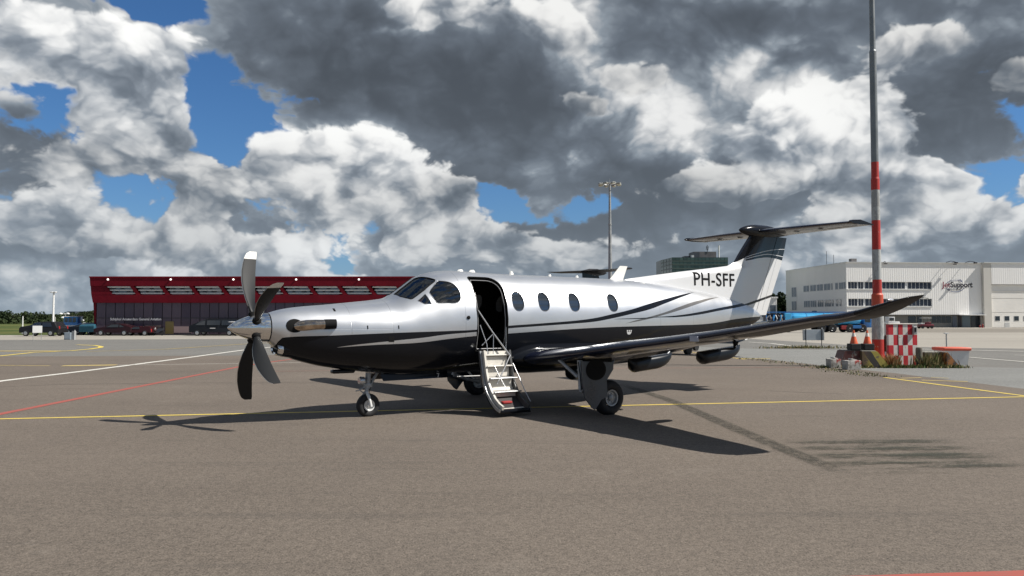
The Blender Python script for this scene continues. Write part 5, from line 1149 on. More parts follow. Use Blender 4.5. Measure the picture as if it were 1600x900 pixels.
hb_ = MB(); rh = random.Random(8)
for _ in range(9000):
    px = rh.uniform(-150, 175); Y = rh.uniform(255, 292); x = xt(px, Y); z = abs(rh.gauss(0, .7)); s_ = rh.uniform(.25, .5)
    a = Vector((rh.gauss(0, 1), rh.gauss(0, 1), rh.gauss(0, 1))).normalized(); b = a.orthogonal().normalized(); c2 = a.cross(b); p = Vector((x, Y, z))
    hb_.add([p + b * s_, p + c2 * s_, p - b * s_, p - c2 * s_], [(0, 1, 2, 3)])
tag(hb_.build('hedge', lf[1], fix=False), 'continuous dark green shrubs under the far tree line', None, None, 'stuff')
fw = MB(); rh = random.Random(9)
for _ in range(16000):
    a_ = rh.uniform(-1.35, 1.35); Rr_ = rh.uniform(1100, 1250); x, y = Rr_ * math.sin(a_), Rr_ * math.cos(a_); hh_ = 7 + 4 * noise.noise(Vector((a_ * 30, 0, 0))); z = rh.uniform(-1, hh_); s_ = rh.uniform(1.2, 2.6)
    a = Vector((rh.gauss(0, 1), rh.gauss(0, 1), rh.gauss(0, 1))).normalized(); b = a.orthogonal().normalized(); c2 = a.cross(b); p = Vector((x, y, z)); fw.add([p + b * s_, p + c2 * s_, p - b * s_, p - c2 * s_], [(0, 1, 2, 3)])
tag(fw.build('far_wood', lf[0], fix=False), 'low dark wood along the whole horizon', None, None, 'stuff')
for k, (px, H, W, lab) in enumerate(((1218, 9.0, 5.0, 'dark green tree rising between the rudder and the white hangar'), (1229, 7.8, 4.6, 'second dark tree at the hangar corner, partly hidden by the hangar'))):
    tree((xt(px, 196), 196, 0), H, W, lab, 60 + k, lf[0], 3000, .34, None, 'roadside_tree')
# ---------------------------------------------------------------- far buildings
def block(name, label, px0, px1, pyt, Y, dep, m, floors=0, wm=None, bays=0):
    b = thing(name, label, 'building', (xt((px0 + px1) / 2, Y), Y, 0), 0); H = zz(pyt, Y); W = xt(px1, Y) - xt(px0, Y)
    MB().box((0, dep / 2, H / 2), (W, dep, H)).build('wall', m, b); MB().box((0, dep / 2, H + .15), (W + .4, dep + .4, .3)).build('roof_edge', m, b)
    me_ = None
    for f in range(floors):
        for k in range(bays):
            x = -W / 2 + W * (k + .5) / bays; z = H - H * .9 * (f + .5) / floors
            if me_ is None: w_ = MB().box((0, 0, 0), (W / bays * .7, .1, H / floors * .42)).build('window', wm, b); me_ = w_.data
            else: w_ = link('window', me_, b)
            w_.location = (x, -.03, z)
    return b, W, H
offd = mat('office_dark', (.06, .07, .085), .5); offg = mat('office_glass', (.10, .12, .15), .2)
block('far_office_block', 'left one of two small dark office blocks on the horizon', 106, 118, 487.2, 620, 15, offd, 3, offg, 4)
block('far_office_block', 'right, wider one of two small dark office blocks on the horizon', 125, 144.5, 487.2, 620, 15, offd, 3, offg, 6)
q = Vector((xt(17.5, 640), 640, 0)); mt = thing('far_tower', 'thin dark tower on the horizon at the left edge', 'tower', q); MB().tube([(0, 0, 0), (0, 0, zz(486, 640))], [1.6, .9], 8).build('shaft', offd, mt); MB().box((0, 0, zz(489, 640)), (3, 3, 1.2)).build('platform', offd, mt)
# green glass office tower
YG = 290; gt = thing('glass_office_tower', 'green glass office building with plant rooms on its roof, behind the fin', 'building', (0, 0, 0))
gx0, gx1, gx2 = xt(1033, YG + 14), xt(1050.5, YG), xt(1138, YG); gz = zz(402, YG)
def greenfn(t, p, obj):
    f = t.n.new('ShaderNodeObjectInfo').outputs['Random']; n_ = t.noise(obj, .35, 4, .6)
    t.l.new(t.mix(t.math('MULTIPLY_ADD', f, .6, t.math('MULTIPLY', n_, .4)), (.030, .055, .048), (.10, .155, .135)), p.inputs['Base Color'])
gg = mat('green_glass', (.06, .1, .09), .12, .1, spec=.6, fn=greenfn); gf = mat('green_slab', (.16, .20, .18), .5)
MB().add([(gx0, YG + 14, 0), (gx1, YG, 0), (gx2, YG, 0), (gx2, YG + 22, 0), (gx0, YG + 24, 0)] + [(gx0, YG + 14, gz), (gx1, YG, gz), (gx2, YG, gz), (gx2, YG + 22, gz), (gx0, YG + 24, gz)], [(0, 1, 6, 5), (1, 2, 7, 6), (2, 3, 8, 7), (3, 4, 9, 8), (4, 0, 5, 9), (5, 6, 7, 8, 9)]).build('core_wall', mat('tower_core', (.03, .045, .04), .3), gt)
fh = 6.0 * YG / FPX * 1.0; pane_me = None; nb = 15; wv = (gx2 - gx1) / nb
for f in range(7):
    z0 = gz - (f + 1) * fh + .1
    if z0 < 8: continue
    for k in range(nb):
        if pane_me is None: w_ = MB().box((wv / 2, -.06, fh / 2), (wv - .16, .1, fh - .42)).build('glass_panel', gg, gt); pane_me = w_.data
        else: w_ = link('glass_panel', pane_me, gt)
        w_.location = (gx1 + k * wv, YG, z0)
    MB().box(((gx1 + gx2) / 2, YG - .1, z0 - .05), (gx2 - gx1, .16, .22)).build('floor_slab', gf, gt)
    a = math.atan2(-14, gx1 - gx0); L_ = math.hypot(14, gx1 - gx0)
    for k in range(4):
        w_ = link('glass_panel', pane_me, gt); t_ = (k + .1) / 4; w_.location = (gx0 + (gx1 - gx0) * t_, YG + 14 - 14 * t_, z0); w_.rotation_euler = (0, 0, a); w_.scale = (L_ / 4 / wv, 1, 1)
pr = mat('plant_room', (.16, .15, .15), .7, var=.2, vscale=.5)
MB().box((xt(1106, YG), YG + 8, gz + 1.25), (xt(1124, YG) - xt(1088, YG), 8, 2.5)).build('plant_room', pr, gt); MB().box((xt(1092, YG), YG + 7, gz + 1.1), (xt(1097, YG) - xt(1087, YG), 7, 2.2)).build('plant_room', offd, gt); MB().box((xt(1079, YG), YG + 7, gz + .45), (2.2, 5, .9)).build('roof_unit', offd, gt); MB().box((xt(1085, YG), YG + 3, gz + .5), (.9, 2, 1.0)).build('roof_unit', whp, gt)
MB().tube([(xt(1126, YG), YG + 2, gz), (xt(1126, YG), YG + 2, gz + 4.6)], .28, 8).build('flue', whp, gt); MB().tube([(xt(1110, YG), YG + 4, gz + 2), (xt(1110, YG), YG + 4, gz + 5)], .15, 6).build('aerial', offd, gt)
for px in (1108, 1111): MB().tube([(xt(px, YG), YG + 4, gz + 3), (xt(px + .8, YG), YG + 4, gz + 4.5)], .12, 6).build('aerial', offd, gt)
# floodlight mast
YM = 92; fm_ = thing('floodlight_mast', 'tall floodlight mast with a ring of lamps rising behind the cabin roof', 'mast', (xt(953.5, YM), YM, 0)); Hm = zz(284, YM)
MB().tube([(0, 0, 0), (0, 0, Hm * .45), (0, 0, Hm)], [.30, .22, .12], 14).build('pole', gal, fm_, smooth=60)
for z in (Hm * .42, Hm * .72): MB().lathe([(-.05, .22), (.05, .22)], (0, 0, z), 'Z', 14).build('collar', gal, fm_)
MB().tube([(.9 * math.cos(a), .9 * math.sin(a), Hm - .15) for a in [2 * math.pi * k / 20 for k in range(21)]], .05, 6, cap=False).build('lamp_ring', gal, fm_)
for k in range(8):
    a = 2 * math.pi * (k + .3) / 8; x, y = math.cos(a), math.sin(a)
    MB().tube([(0, 0, Hm - .1), (x * .9, y * .9, Hm - .15)], .035, 6).build('arm', gal, fm_); l = MB(); l.bb((x * 1.12, y * 1.12, Hm - .22), (.55, .42, .20), .04, M=Matrix.Rotation(a, 3, 'Z')); l_ = l.build('floodlight', mat('floodlight_housing', (.30, .30, .27), .4, .4), fm_)
    MB().bb((x * 1.2, y * 1.2, Hm - .335), (.40, .32, .04), .01, M=Matrix.Rotation(a, 3, 'Z')).build('lamp_glass', mat('floodlight_glass', (.75, .72, .60), .2), l_)
MB().tube([(0, 0, Hm), (0, 0, Hm + .5)], .02, 6).build('lightning_rod', gal, fm_)
# ---------------------------------------------------------------- white hangar
YH = 150; HA = R(5)
def xh(px):      # where a line of sight meets the front wall, measured along the wall
    k = (px - 800) / FPX; x0 = 523 / FPX * YH
    return x0 + (k * YH - x0) / (math.cos(HA) - k * math.sin(HA))
hz = zz(410, YH); hx0, hx1 = xh(1323), xh(1535); Hg = thing('hangar_office_building', 'large off white ribbed hangar with two rows of dark windows and a round logo', 'building', (0, 0, 0))
def ribfn(sc_, ax):
    def fn(t, p, obj):
        x, y, z = t.sep(obj); v_ = (x, y, z)[ax]; s_ = t.math('SINE', t.math('MULTIPLY', v_, sc_)); b = t.n.new('ShaderNodeBump'); b.inputs['Strength'].default_value = .3; b.inputs['Distance'].default_value = .02
        t.l.new(s_, b.inputs['Height']); t.l.new(b.outputs[0], p.inputs['Normal'])
        n_ = t.noise(t.vec('MULTIPLY', obj, (1, 1, .15)), .5, 5, .6); c = t.mix(t.math('MULTIPLY', t.smooth(n_, .45, .8), .12), p.inputs['Base Color'].default_value[:3], (.40, .38, .33)); t.l.new(c, p.inputs['Base Color'])
    return fn
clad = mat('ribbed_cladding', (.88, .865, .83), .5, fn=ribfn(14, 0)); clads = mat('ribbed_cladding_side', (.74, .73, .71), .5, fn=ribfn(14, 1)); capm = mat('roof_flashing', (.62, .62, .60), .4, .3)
Zr = lambda py: zz(py, YH)
gz1 = Zr(492.5)
rows = [(440, 451.5), (466.5, 478.5)]
# front wall in strips so that the windows sit in real openings
wins = [(1326, 1340.5, 3), (1341.8, 1350, 2), (1352.5, 1377, 4), (1379.5, 1415.5, 6), (1419.5, 1456, 6)]
strips = [(hz, Zr(440)), (Zr(451.5), Zr(466.5)), (Zr(478.5), gz1)]
for a, b in strips: MB().box(((hx0 + hx1) / 2, YH + .15, (a + b) / 2), (hx1 - hx0, .3, abs(a - b))).build('front_wall', clad, Hg)
xw = xh(1456.6)
for a, b in rows:
    za, zb = Zr(a), Zr(b); MB().box(((xw + hx1) / 2, YH + .15, (za + zb) / 2), (hx1 - xw, .3, za - zb)).build('front_wall', clad, Hg)
    MB().box(((hx0 + xh(1325.5)) / 2, YH + .15, (za + zb) / 2), (xh(1325.5) - hx0, .3, za - zb)).build('front_wall', clad, Hg)
    for p0, p1, n_ in wins:
        x0, x1 = xh(p0), xh(p1); wd_ = MB().box(((x0 + x1) / 2, YH + .20, (za + zb) / 2), (x1 - x0, .08, za - zb)).build('window', mat('window_frame_white', (.72, .72, .70), .45), Hg)
        for k in range(n_):
            w = (x1 - x0) / n_; MB().box((x0 + w * (k + .5), YH + .15, (za + zb) / 2), (w - .11, .04, za - zb - .16)).build('pane', mat('hangar_glass', (.018, .022, .035), .06, spec=.6), wd_)
    MB().box(((hx0 + xw) / 2, YH + .20, (za + zb) / 2), (xw - hx0, .05, za - zb)).build('window_band', MATS['window_frame_white'], Hg)
    MB().box(((hx0 + xw) / 2 , YH - .03, zb - .05), (xw - hx0, .2, .1)).build('sill', MATS['window_frame_white'], Hg)
# ground floor, set back
MB().box(((hx0 + hx1) / 2, YH + .9, gz1 / 2), (hx1 - hx0, .3, gz1)).build('ground_floor_wall', mat('grey_plinth', (.18, .18, .165), .6), Hg)
MB().box(((hx0 + hx1) / 2, YH + .5, gz1 + .06), (hx1 - hx0, 1.2, .1)).build('soffit', mull, Hg)
gfl = mat('ground_floor_glass', (.03, .04, .05), .08, spec=.6)
for p0, p1 in ((1422, 1434), (1436, 1443), (1459, 1466), (1467, 1474), (1475, 1481), (1482, 1489)):
    w_ = MB().box(((xh(p0) + xh(p1)) / 2, YH + .72, 1.55), (xh(p1) - xh(p0), .06, 1.3)).build('ground_floor_window', gfl, Hg); 
for p0, p1, m_ in ((1491, 1498, offg), (1500, 1505, mull), (1506, 1519, mat('pale_glass', (.13, .18, .21), .1, spec=.6)), (1520, 1534, gfl)):
    MB().box(((xh(p0) + xh(p1)) / 2, YH + .70, gz1 / 2 - .02), (xh(p1) - xh(p0) - .05, .08, gz1 - .1)).build('entrance_glass', m_, Hg)
MB().bb((xh(1516), YH - .6, gz1 + .05), (xh(1533) - xh(1498), 1.6, .16), .03).build('entrance_canopy', whp, Hg)
# side wall receding
sx, sy = hx0 + .65, YH + 28.05
def sp_pt(px):      # where a line of sight meets the side wall
    k = (px - 800) / FPX; t_ = (hx0 - k * YH) / (k * 27.9 + 1.8); return t_
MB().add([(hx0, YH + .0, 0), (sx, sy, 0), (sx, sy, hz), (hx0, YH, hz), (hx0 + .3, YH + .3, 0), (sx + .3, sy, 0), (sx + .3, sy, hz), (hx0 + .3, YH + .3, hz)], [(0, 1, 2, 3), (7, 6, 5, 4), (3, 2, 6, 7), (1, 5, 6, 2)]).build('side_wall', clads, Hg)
swf = mat('side_frame', (.50, .51, .52), .5); swg = mat('side_glass', (.16, .19, .22), .12, spec=.5)
for p0, p1, za, zb, n_ in [(1237.5, 1245, Zr(441), Zr(459), 2), (1237.5, 1245, Zr(466), Zr(483), 2)] + [(a, b, Zr(440) , Zr(451.5), n) for a, b, n in ((1256, 1265, 2), (1266.5, 1276, 2), (1277, 1286.5, 2), (1288, 1298, 2), (1299.5, 1301.5, 1), (1305.5, 1310, 1), (1311.5, 1322, 3))] + [(a, b, Zr(466.5), Zr(478.5), n) for a, b, n in ((1256.5, 1266, 3), (1267, 1276, 3), (1278, 1287, 3), (1289, 1299, 3), (1300, 1303, 1), (1306, 1310, 1), (1312, 1315, 1))]:
    t0, t1 = sp_pt(p0), sp_pt(p1); A = Vector((hx0 + .65 * t0, YH + 28.05 * t0, 0)); B = Vector((hx0 + .65 * t1, YH + 28.05 * t1, 0)); d = (B - A); nrm = Vector((-1, .02, 0)) * .03
    zc0 = 0
    f_ = MB().add([A + nrm + Vector((0, 0, zb)), B + nrm + Vector((0, 0, zb)), B + nrm + Vector((0, 0, za)), A + nrm + Vector((0, 0, za))], [(0, 1, 2, 3)]).build('side_window', swf, Hg, fix=False)
    for k in range(n_):
        a, b = A + d * (k + .1) / n_ + nrm * 2, A + d * (k + .9) / n_ + nrm * 2; MB().add([a + Vector((0, 0, zb + .12)), b + Vector((0, 0, zb + .12)), b + Vector((0, 0, za - .12)), a + Vector((0, 0, za - .12))], [(0, 1, 2, 3)]).build('pane', swg, f_, fix=False)
MB().box(((hx0 + hx1) / 2 + .7, YH + 14, hz - .1), (hx1 - hx0 - 1.6, 27.5, .2)).build('roof', capm, Hg); MB().box(((hx0 + hx1) / 2, YH - .02, hz + .06), (hx1 - hx0 + .1, .4, .16)).build('roof_flashing', capm, Hg)
MB().add([(hx0 - .1, YH, hz), (sx - .1, sy, hz), (sx - .1, sy, hz + .15), (hx0 - .1, YH, hz + .15), (hx0 + .3, YH, hz + .15), (sx + .3, sy, hz + .15)], [(0, 1, 2, 3), (3, 2, 5, 4)]).build('roof_flashing', capm, Hg)
MB().box((xh(1350.5), YH + 4, hz + .55), (1.1, 1.0, 1.0)).build('roof_unit', pr, Hg)
for px, h_ in ((1312.5, 2.6), (1324, 1.9)): MB().tube([(xh(px), YH + 5, hz), (xh(px), YH + 5, hz + h_)], .04, 6).build('aerial', mull, Hg)
MB().tube([(xt(1231, sy), sy - 1, hz), (xt(1231, sy), sy - 1, hz + 1.2)], .04, 6).build('aerial', mull, Hg)
for px in (1381, 1489): MB().tube([(xh(px), YH, hz + .05), (xh(px) , YH - .7, hz + .25), (xh(px), YH - .8, hz - .1)], .05, 6).build('wall_light_arm', mull, Hg); MB().bb((xh(px), YH - .8, hz - .25), (.55, .4, .18), .03).build('wall_light', mull, Hg)
for px in (1478.5, 1508.5):   # swan neck floodlights that throw long slanting shadows on the wall
    MB().tube([(xh(px), YH - .0, hz + .08), (xh(px) + .5, YH - .9, hz + .35), (xh(px) + 1.2, YH - 1.3, hz + .15)], .06, 6).build('swan_neck_arm', mull, Hg); MB().bb((xh(px) + 1.3, YH - 1.35, hz + .0), (.5, .5, .25), .04).build('floodlight', mull, Hg)
# logo: name and ellipse
def flat_text(body, size, x, z, Y, m, parent, bold=.02, sx=1.0, shear=0, w=None, align='LEFT', name='lettering'):
    me_ = text_mesh(body, size, bold=bold, shear=shear, sx=sx, align=align); xs = [v.co.x for v in me_.vertices]
    k = (w / (max(xs) - min(xs))) if w else 1; x_ = min(xs) if align == 'LEFT' else 0
    for v in me_.vertices: v.co = (x + (v.co.x - x_) * k, Y, z + v.co.y)
    me_.materials.append(m); return link(name, me_, parent)
lr = mat('logo_red', (.22, .02, .05), .5); lk = mat('logo_black', (.02, .02, .035), .5); lb = mat('logo_blue_grey', (.16, .18, .28), .5)
lx = xh(1472); fs = 1.5
flat_text('Jet', fs, lx, Zr(444.5), YH - .06, lr, Hg, .02, 1, .0, w=xh(1485.3) - lx); flat_text('Support', fs, xh(1485.5), Zr(444.5), YH - .06, lk, Hg, .045, 1, 0, w=xh(1520) - xh(1485.5))
flat_text('amsterdam', .55, xh(1481), Zr(451.8), YH - .06, lk, Hg, .005, 1, 0, w=xh(1501) - xh(1481))
ecx, ecz, ea, eb = xh(1492.5), Zr(446.3), 1.95, 1.15
def arc(a0, a1, w0, w1):
    mb = MB(); N = 30; o = []; i_ = []
    for k in range(N + 1):
        a = R(a0 + (a1 - a0) * k / N); w = w0 + (w1 - w0) * k / N; c, s_ = math.cos(a), math.sin(a); o.append((ecx + (ea + w) * c, YH - .05, ecz + (eb + w) * s_)); i_.append((ecx + (ea - w) * c, YH - .05, ecz + (eb - w) * s_))
    mb.add(o + i_, [(k, k + 1, k + 1 + N + 1, k + N + 1) for k in range(N)]); mb.build('logo_arc', lb, Hg, fix=False)
arc(35, 160, .04, .05); arc(200, 345, .05, .07)
MB().add([(ecx + .3, YH - .07, ecz + 1.15), (ecx + 1.2, YH - .07, ecz + 1.30), (ecx + 1.55, YH - .07, ecz + .95), (ecx + 1.35, YH - .07, ecz + .75), (ecx + 1.1, YH - .07, ecz + 1.1)], [(0, 1, 2, 3, 4)]).build('logo_swoosh', lb, Hg, fix=False)
# big hall right of it
BH = thing('hangar_hall', 'taller off white hangar hall with a huge cream sliding door at the right edge', 'building', (0, 0, 0)); YB = YH - .65; bx1 = 140
MB().box((hx1 + .8 * 1.05 * .8, YB + .25, hz / 2), (xh(1546.5) - hx1, .5, hz)).build('corner_pier', mat('pier_cladding', (.60, .575, .52), .5), BH); dz = Zr(443.5)
MB().box(((xh(1546.5) + bx1) / 2, YB + .25, (hz + dz) / 2), (bx1 - xh(1546.5), .5, hz - dz)).build('upper_wall', clad, BH)
MB().box(((hx1 + bx1) / 2, YB + 20, hz / 2 - .1), (bx1 - hx1 - .2, 38, hz - .3)).build('hall_body', clad, BH); MB().box(((hx1 + bx1) / 2, YB + .2, hz + .1), (bx1 - hx1 + .2, .8, .2)).build('roof_flashing', capm, BH)
dm = mat('cream_door_panel', (.86, .83, .77), .5, var=.04, vscale=.3)
x = xh(1547)
while x < bx1:
    for za, zb in ((dz - .1, Zr(465.5)), (Zr(466), Zr(488)), (Zr(488.5), .05)): MB().box((x + 4.15, YB + .42, (za + zb) / 2), (8.2, .12, za - zb)).build('door_panel', dm, BH)
    x += 8.3
MB().box(((xh(1547) + bx1) / 2, YB + .3, Zr(453.5)), (bx1 - xh(1547), .1, .05)).build('door_rail', capm, BH)
for px in [1556.3 + 14.8 * k for k in range(8)]: w_ = MB().box((xh(px), YB + .34, Zr(497.5)), (.92, .06, .85)).build('door_window', gfl, BH); MB().box((xh(px), YB + .355, Zr(497.5)), (1.06, .05, 1.0)).build('window_frame', capm, w_)
MB().box((xh(1571.2), YB + .35, .5), (1.0, .05, .95)).build('wicket_door', capm, BH)
for px, h_ in ((1534, .75), (1530, .55)):
    q = Vector((xt(px, YH - 1.4), YH - 1.4, 0)); hy = thing('fire_hydrant', 'red hydrant post at the foot of the hangar corner' + (', the taller one' if px == 1534 else ', the shorter one'), 'hydrant', q); MB().lathe([(0, .16), (h_ * .8, .14), (h_, .05)], (0, 0, 0), 'Z', 12).build('post', mat('hydrant_red', (.3, .03, .03), .5), hy); MB().lathe([(-.12, .06), (.12, .06)], (0, -.1, h_ * .6), 'Y', 8).build('outlet', mull, hy)
for o_ in (Hg, BH, gs_ := None):
    if o_:
        a_ = HA; o_.rotation_euler = (0, 0, a_); pv = Vector((hx0, YH, 0)); o_.location = pv - Matrix.Rotation(a_, 3, 'Z') @ pv
# small white shed left of the tree
block('white_shed', 'small white ribbed shed seen behind the rudder', 1150, 1213.5, 466, 165, 12, clad, 1, offg, 5)
# ---------------------------------------------------------------- aeroplane behind, only its tail shows over the cabin
A2 = thing('distant_aeroplane', 'dark T tailed aeroplane parked behind, only its tail showing above the cabin roof', 'aeroplane', (D(925, 450, 36).x, 36, 0), R(227))
# local: +x points from the nose to the tail; the tail sits at the origin
def A2P(x, y, z): return (x, y, z)
f2 = MB(); rings = []
for x, w, zb, zt_ in ((-10.5, .05, 1.45, 1.6), (-10, .3, 1.2, 1.85), (-8.6, .62, .85, 2.1), (-7.6, .75, .72, 2.45), (-6.4, .8, .70, 2.58), (-3.5, .8, .75, 2.52), (-1.6, .5, 1.1, 2.35), (0, .2, 1.55, 2.05), (.5, .05, 1.75, 1.9)):
    rings.append([A2P(x, w * math.cos(a), (zb + zt_) / 2 + (zt_ - zb) / 2 * math.sin(a)) for a in [2 * math.pi * k / 24 for k in range(24)]])
f2.loft(rings).build('fuselage', silver, A2, smooth=60)
for sd in (1, -1):
    w2 = MB(); w2.loft([[A2P(a + (b - a) * u, y * sd, z + t_ * (b - a) * v) for u, v in ((0, 0), (.1, .06), (.35, .08), (.7, .04), (1, 0), (.6, -.03), (.2, -.04))] for y, a, b, z, t_ in ((.5, -6.2, -4.3, .95, 1), (3.5, -6.0, -4.5, 1.3, 1), (6.2, -5.8, -4.8, 1.62, .9))]); w2.build('wing', blackp, A2, smooth=50)
    t2 = MB(); t2.loft([[A2P(a + (b - a) * u, y * sd, z + (b - a) * v) for u, v in ((0, 0), (.1, .05), (.4, .06), (1, 0), (.5, -.03), (.1, -.04))] for y, a, b, z in ((0, -.55, .85, 3.95), (1.9, -.15, .65, 3.98), (2.25, 0, .6, 4.0))]); t2.build('tailplane', mat('matt_black_paint', (.012, .012, .014), .5, spec=.2), A2, smooth=50)
    for x, y in ((-5.3, 1.9),): l2 = MB().tube([A2P(x, y * sd, 1.1), A2P(x, y * sd, .3)], .06, 8).build('main_leg', gearm, A2); MB().lathe([(-.1, .18), (-.1, .3), (.1, .3), (.1, .18)], A2P(x, y * sd, .3), 'Y', 16).build('wheel', rubber, l2)
MB().loft([[A2P(a, 0, z), A2P((a + b) / 2, .08, z), A2P(b, 0, z), A2P((a + b) / 2, -.08, z)] for a, b, z in ((-2.2, .5, 2.1), (-1.1, .6, 2.6), (-.75, .7, 3.3), (-.45, .75, 3.95))]).build('vertical_fin', blackp, A2, smooth=30)
MB().lathe([(-1.15, .01), (-.9, .10), (-.4, .17), (.2, .15), (.9, .01)], (0, 0, 3.93), 'X', 16).build('bullet_fairing', mat('matt_black_paint', (.012, .012, .014), .5, spec=.2), A2, smooth=60)
MB().tube([A2P(-9.4, 0, .9), A2P(-9.4, 0, .25)], .05, 8).build('nose_leg', gearm, A2); MB().lathe([(-.08, .12), (-.08, .22), (.08, .22), (.08, .12)], A2P(-9.4, 0, .22), 'Y', 16).build('nose_wheel', rubber, A2)
# ---------------------------------------------------------------- the big red and white pole and what stands round it
YP = 28.6
def chip(name, a, b, thr=.60, sc_=5.0):
    def fn(t, p, obj):
        n_ = t.noise(t.vec('MULTIPLY', obj, (1, 1, .5)), sc_, 8, .72); c = t.mix(t.smooth(n_, thr, thr + .03), a, b); c = t.mix(t.math('MULTIPLY', t.smooth(t.noise(obj, 2.0, 5, .6), .5, .8), .35), c, (.16, .14, .12)); t.l.new(c, p.inputs['Base Color'])
    return mat(name, a, .55, fn=fn)
pr_ = chip('chipped_red_paint', (.42, .028, .02), (.42, .40, .37), .62); po_ = chip('faded_orange_paint', (.52, .07, .03), (.40, .38, .35), .66); pg = chip('weathered_white_paint', (.40, .41, .40), (.30, .30, .29), .5); pz = mat('zinc_pole', (.20, .215, .22), .45, .3, var=.12, vscale=2)
PL = thing('warning_pole', 'very tall thick pole painted in chipped red and white bands, grey above', 'pole', (xt(1370.5, YP), YP, 0), 0)
zp = lambda py: zz(py, YP); wp = lambda px: px * YP / FPX / 2
bands = [(549.5, 530, 18, 18, pr_), (530, 482, 18, 17.2, pg), (482, 461, 17, 17, po_), (461, 458, 17, 13.6, po_), (458, 437, 13.4, 13.2, pr_), (437, 390, 13.2, 12.8, pg), (390, 344, 12.8, 12.6, pr_), (344, 296, 12.5, 12.3, pg), (296, 279, 12.6, 12.6, pr_), (279, 276, 12.6, 11.2, pr_), (276, 252, 11.2, 11.2, pr_), (252, 76, 11, 10.4, pz), (76, 73, 10.6, 8.8, pz), (73, -150, 8.6, 6.8, pz)]
MB().tube([(0, 0, 0), (0, 0, zp(549.5))], [wp(18), wp(18)], 24).build('pole_foot', pr_, PL, smooth=60)
for a, b, w0, w1, m_ in bands: MB().tube([(0, 0, zp(a)), (0, 0, zp(b))], [wp(w0), wp(w1)], 28).build('pole_band', m_, PL, smooth=60)
MB().bb((.22, -.12, zp(536)), (.06, .10, .62), .02).build('junction_box', mat('rusty_box', (.10, .05, .04), .8, var=.4, vscale=8), PL)
conc_r = chip('red_barrier_paint', (.085, .022, .018), (.16, .14, .12), .58, 3.5)
def barfn(t, p, obj):
    x, y, z = t.sep(obj); n_ = t.noise(obj, 4, 8, .7)
    dg = t.math('ADD', t.math('ADD', x, t.math('MULTIPLY', z, .65)), t.math('MULTIPLY', n_, .10)); st_ = t.math('GREATER_THAN', t.math('FRACT', t.math('MULTIPLY', dg, 1.75)), .48)
    c = t.mix(st_, (.045, .04, .035), (.36, .29, .06)); c = t.mix(t.smooth(n_, .58, .64), c, (.13, .10, .08)); c = t.mix(t.math('MULTIPLY', t.smooth(x, -.1, -.45), .9), c, (.085, .05, .035)); t.l.new(c, p.inputs['Base Color'])
bary = mat('yellow_black_barrier', (.3, .25, .06), .8, fn=barfn, bump=.3, bscale=20)
def barrier(label, px0, px1, pt, pb, m, sl_l, sl_r, dep=.75, name='concrete_barrier'):
    Y = G(800, pb).y; s_ = Y / FPX; cx = (px0 + px1) / 2; w0 = (px1 - px0) * s_; H = CAMZ + (HOR - pt) * s_
    o = thing(name, label, 'barrier', ((cx - 800) * s_, Y + dep / 2, 0), 0)
    a0, a1 = -w0 / 2, w0 / 2; mb = MB(); N = 8; rows_ = []
    rn = random.Random(int(px0))
    prof_ = [(a0, 0), (a0 + .01, .08), (a0 + sl_l, H), (a1 - sl_r, H), (a1 - .01, .08), (a1, 0)]
    mb.prism(prof_, -dep / 2, dep / 2); mb.build('block', m, o)
    MB().bb(((sl_l - sl_r) / 2, 0, H + .012), (max(.1, w0 - sl_l - sl_r - .06), dep - .1, .03), .01).build('top_cap', mat('weathered_concrete', (.25, .24, .21), .9, var=.2, vscale=6), o)
    return o, H, s_
barrier('dark red concrete block under the two traffic cones, left of the pole', 1311, 1346, 548, 575, conc_r, .20, .0, .7)
barrier('concrete block with yellow and black stripes at the foot of the pole', 1345.5, 1388, 549, 575.5, bary, .0, .42, .9)
orange_b = chip('orange_barrier_paint', (.42, .17, .05), (.10, .07, .05), .5, 5)
barrier('worn concrete block with orange end behind the weeds, right of the bollard', 1443, 1477, 551, 574, mat('mossy_concrete', (.13, .11, .075), .9, var=.35, vscale=3, bump=.3), 0, .0, .6); barrier('orange yellow sloping end block next to the red lidded bin', 1477.5, 1497, 551, 575, orange_b, 0, .40, .6)
for px, pt, sz, lab in ((1302, 556, 17, 'smaller white and red painted stone at the far left of the pole base'), (1330.5, 558.5, 23, 'wider white and red painted stone in front of the dark red block')):
    q = G(px, 575.5 if px < 1310 else 578); o = thing('painted_stone', lab, 'stone', (q.x, q.y, 0), R(8), 'painted stones at the pole base'); s_ = q.y / FPX; w = sz * s_; h_ = 14.5 * s_
    stn = mat('painted_stone', (.6, .58, .54), .8, fn=lambda t, p, obj: t.l.new(t.mix(t.math('MULTIPLY', t.smooth(t.sep(obj)[2], .19, .22), t.smooth(t.noise(obj, 7, 5, .7), .45, .52)), t.mix(t.smooth(t.noise(obj, 9, 6, .7), .5, .62), (.34, .33, .30), (.17, .16, .14)), t.mix(t.smooth(t.sep(obj)[0], .0, .03), (.42, .40, .37), (.28, .04, .03))), p.inputs['Base Color']))
    mb = MB(); mb.bb((0, 0, h_ / 2), (w, .36, h_), .012, seg=1); rr_ = random.Random(int(px)); mb.v = [(x + rr_.uniform(-.015, .015), y + rr_.uniform(-.015, .015), max(0, z + rr_.uniform(-.015, .02))) for x, y, z in mb.v]; mb.build('stone', stn, o, fix=False)
    MB().bb((w * .12, .02, h_ + .03), (w * .45, .2, .05), .008, M=Matrix.Rotation(R(14), 3, 'Y')).build('broken_top', mat('stone_white', (.48, .46, .43), .8, var=.2, vscale=12), o)
cone_o = mat('cone_orange', (.62, .10, .03), .45, var=.12, vscale=9, dirt=.2); cone_w = mat('cone_band', (.62, .58, .52), .5, dirt=.3)
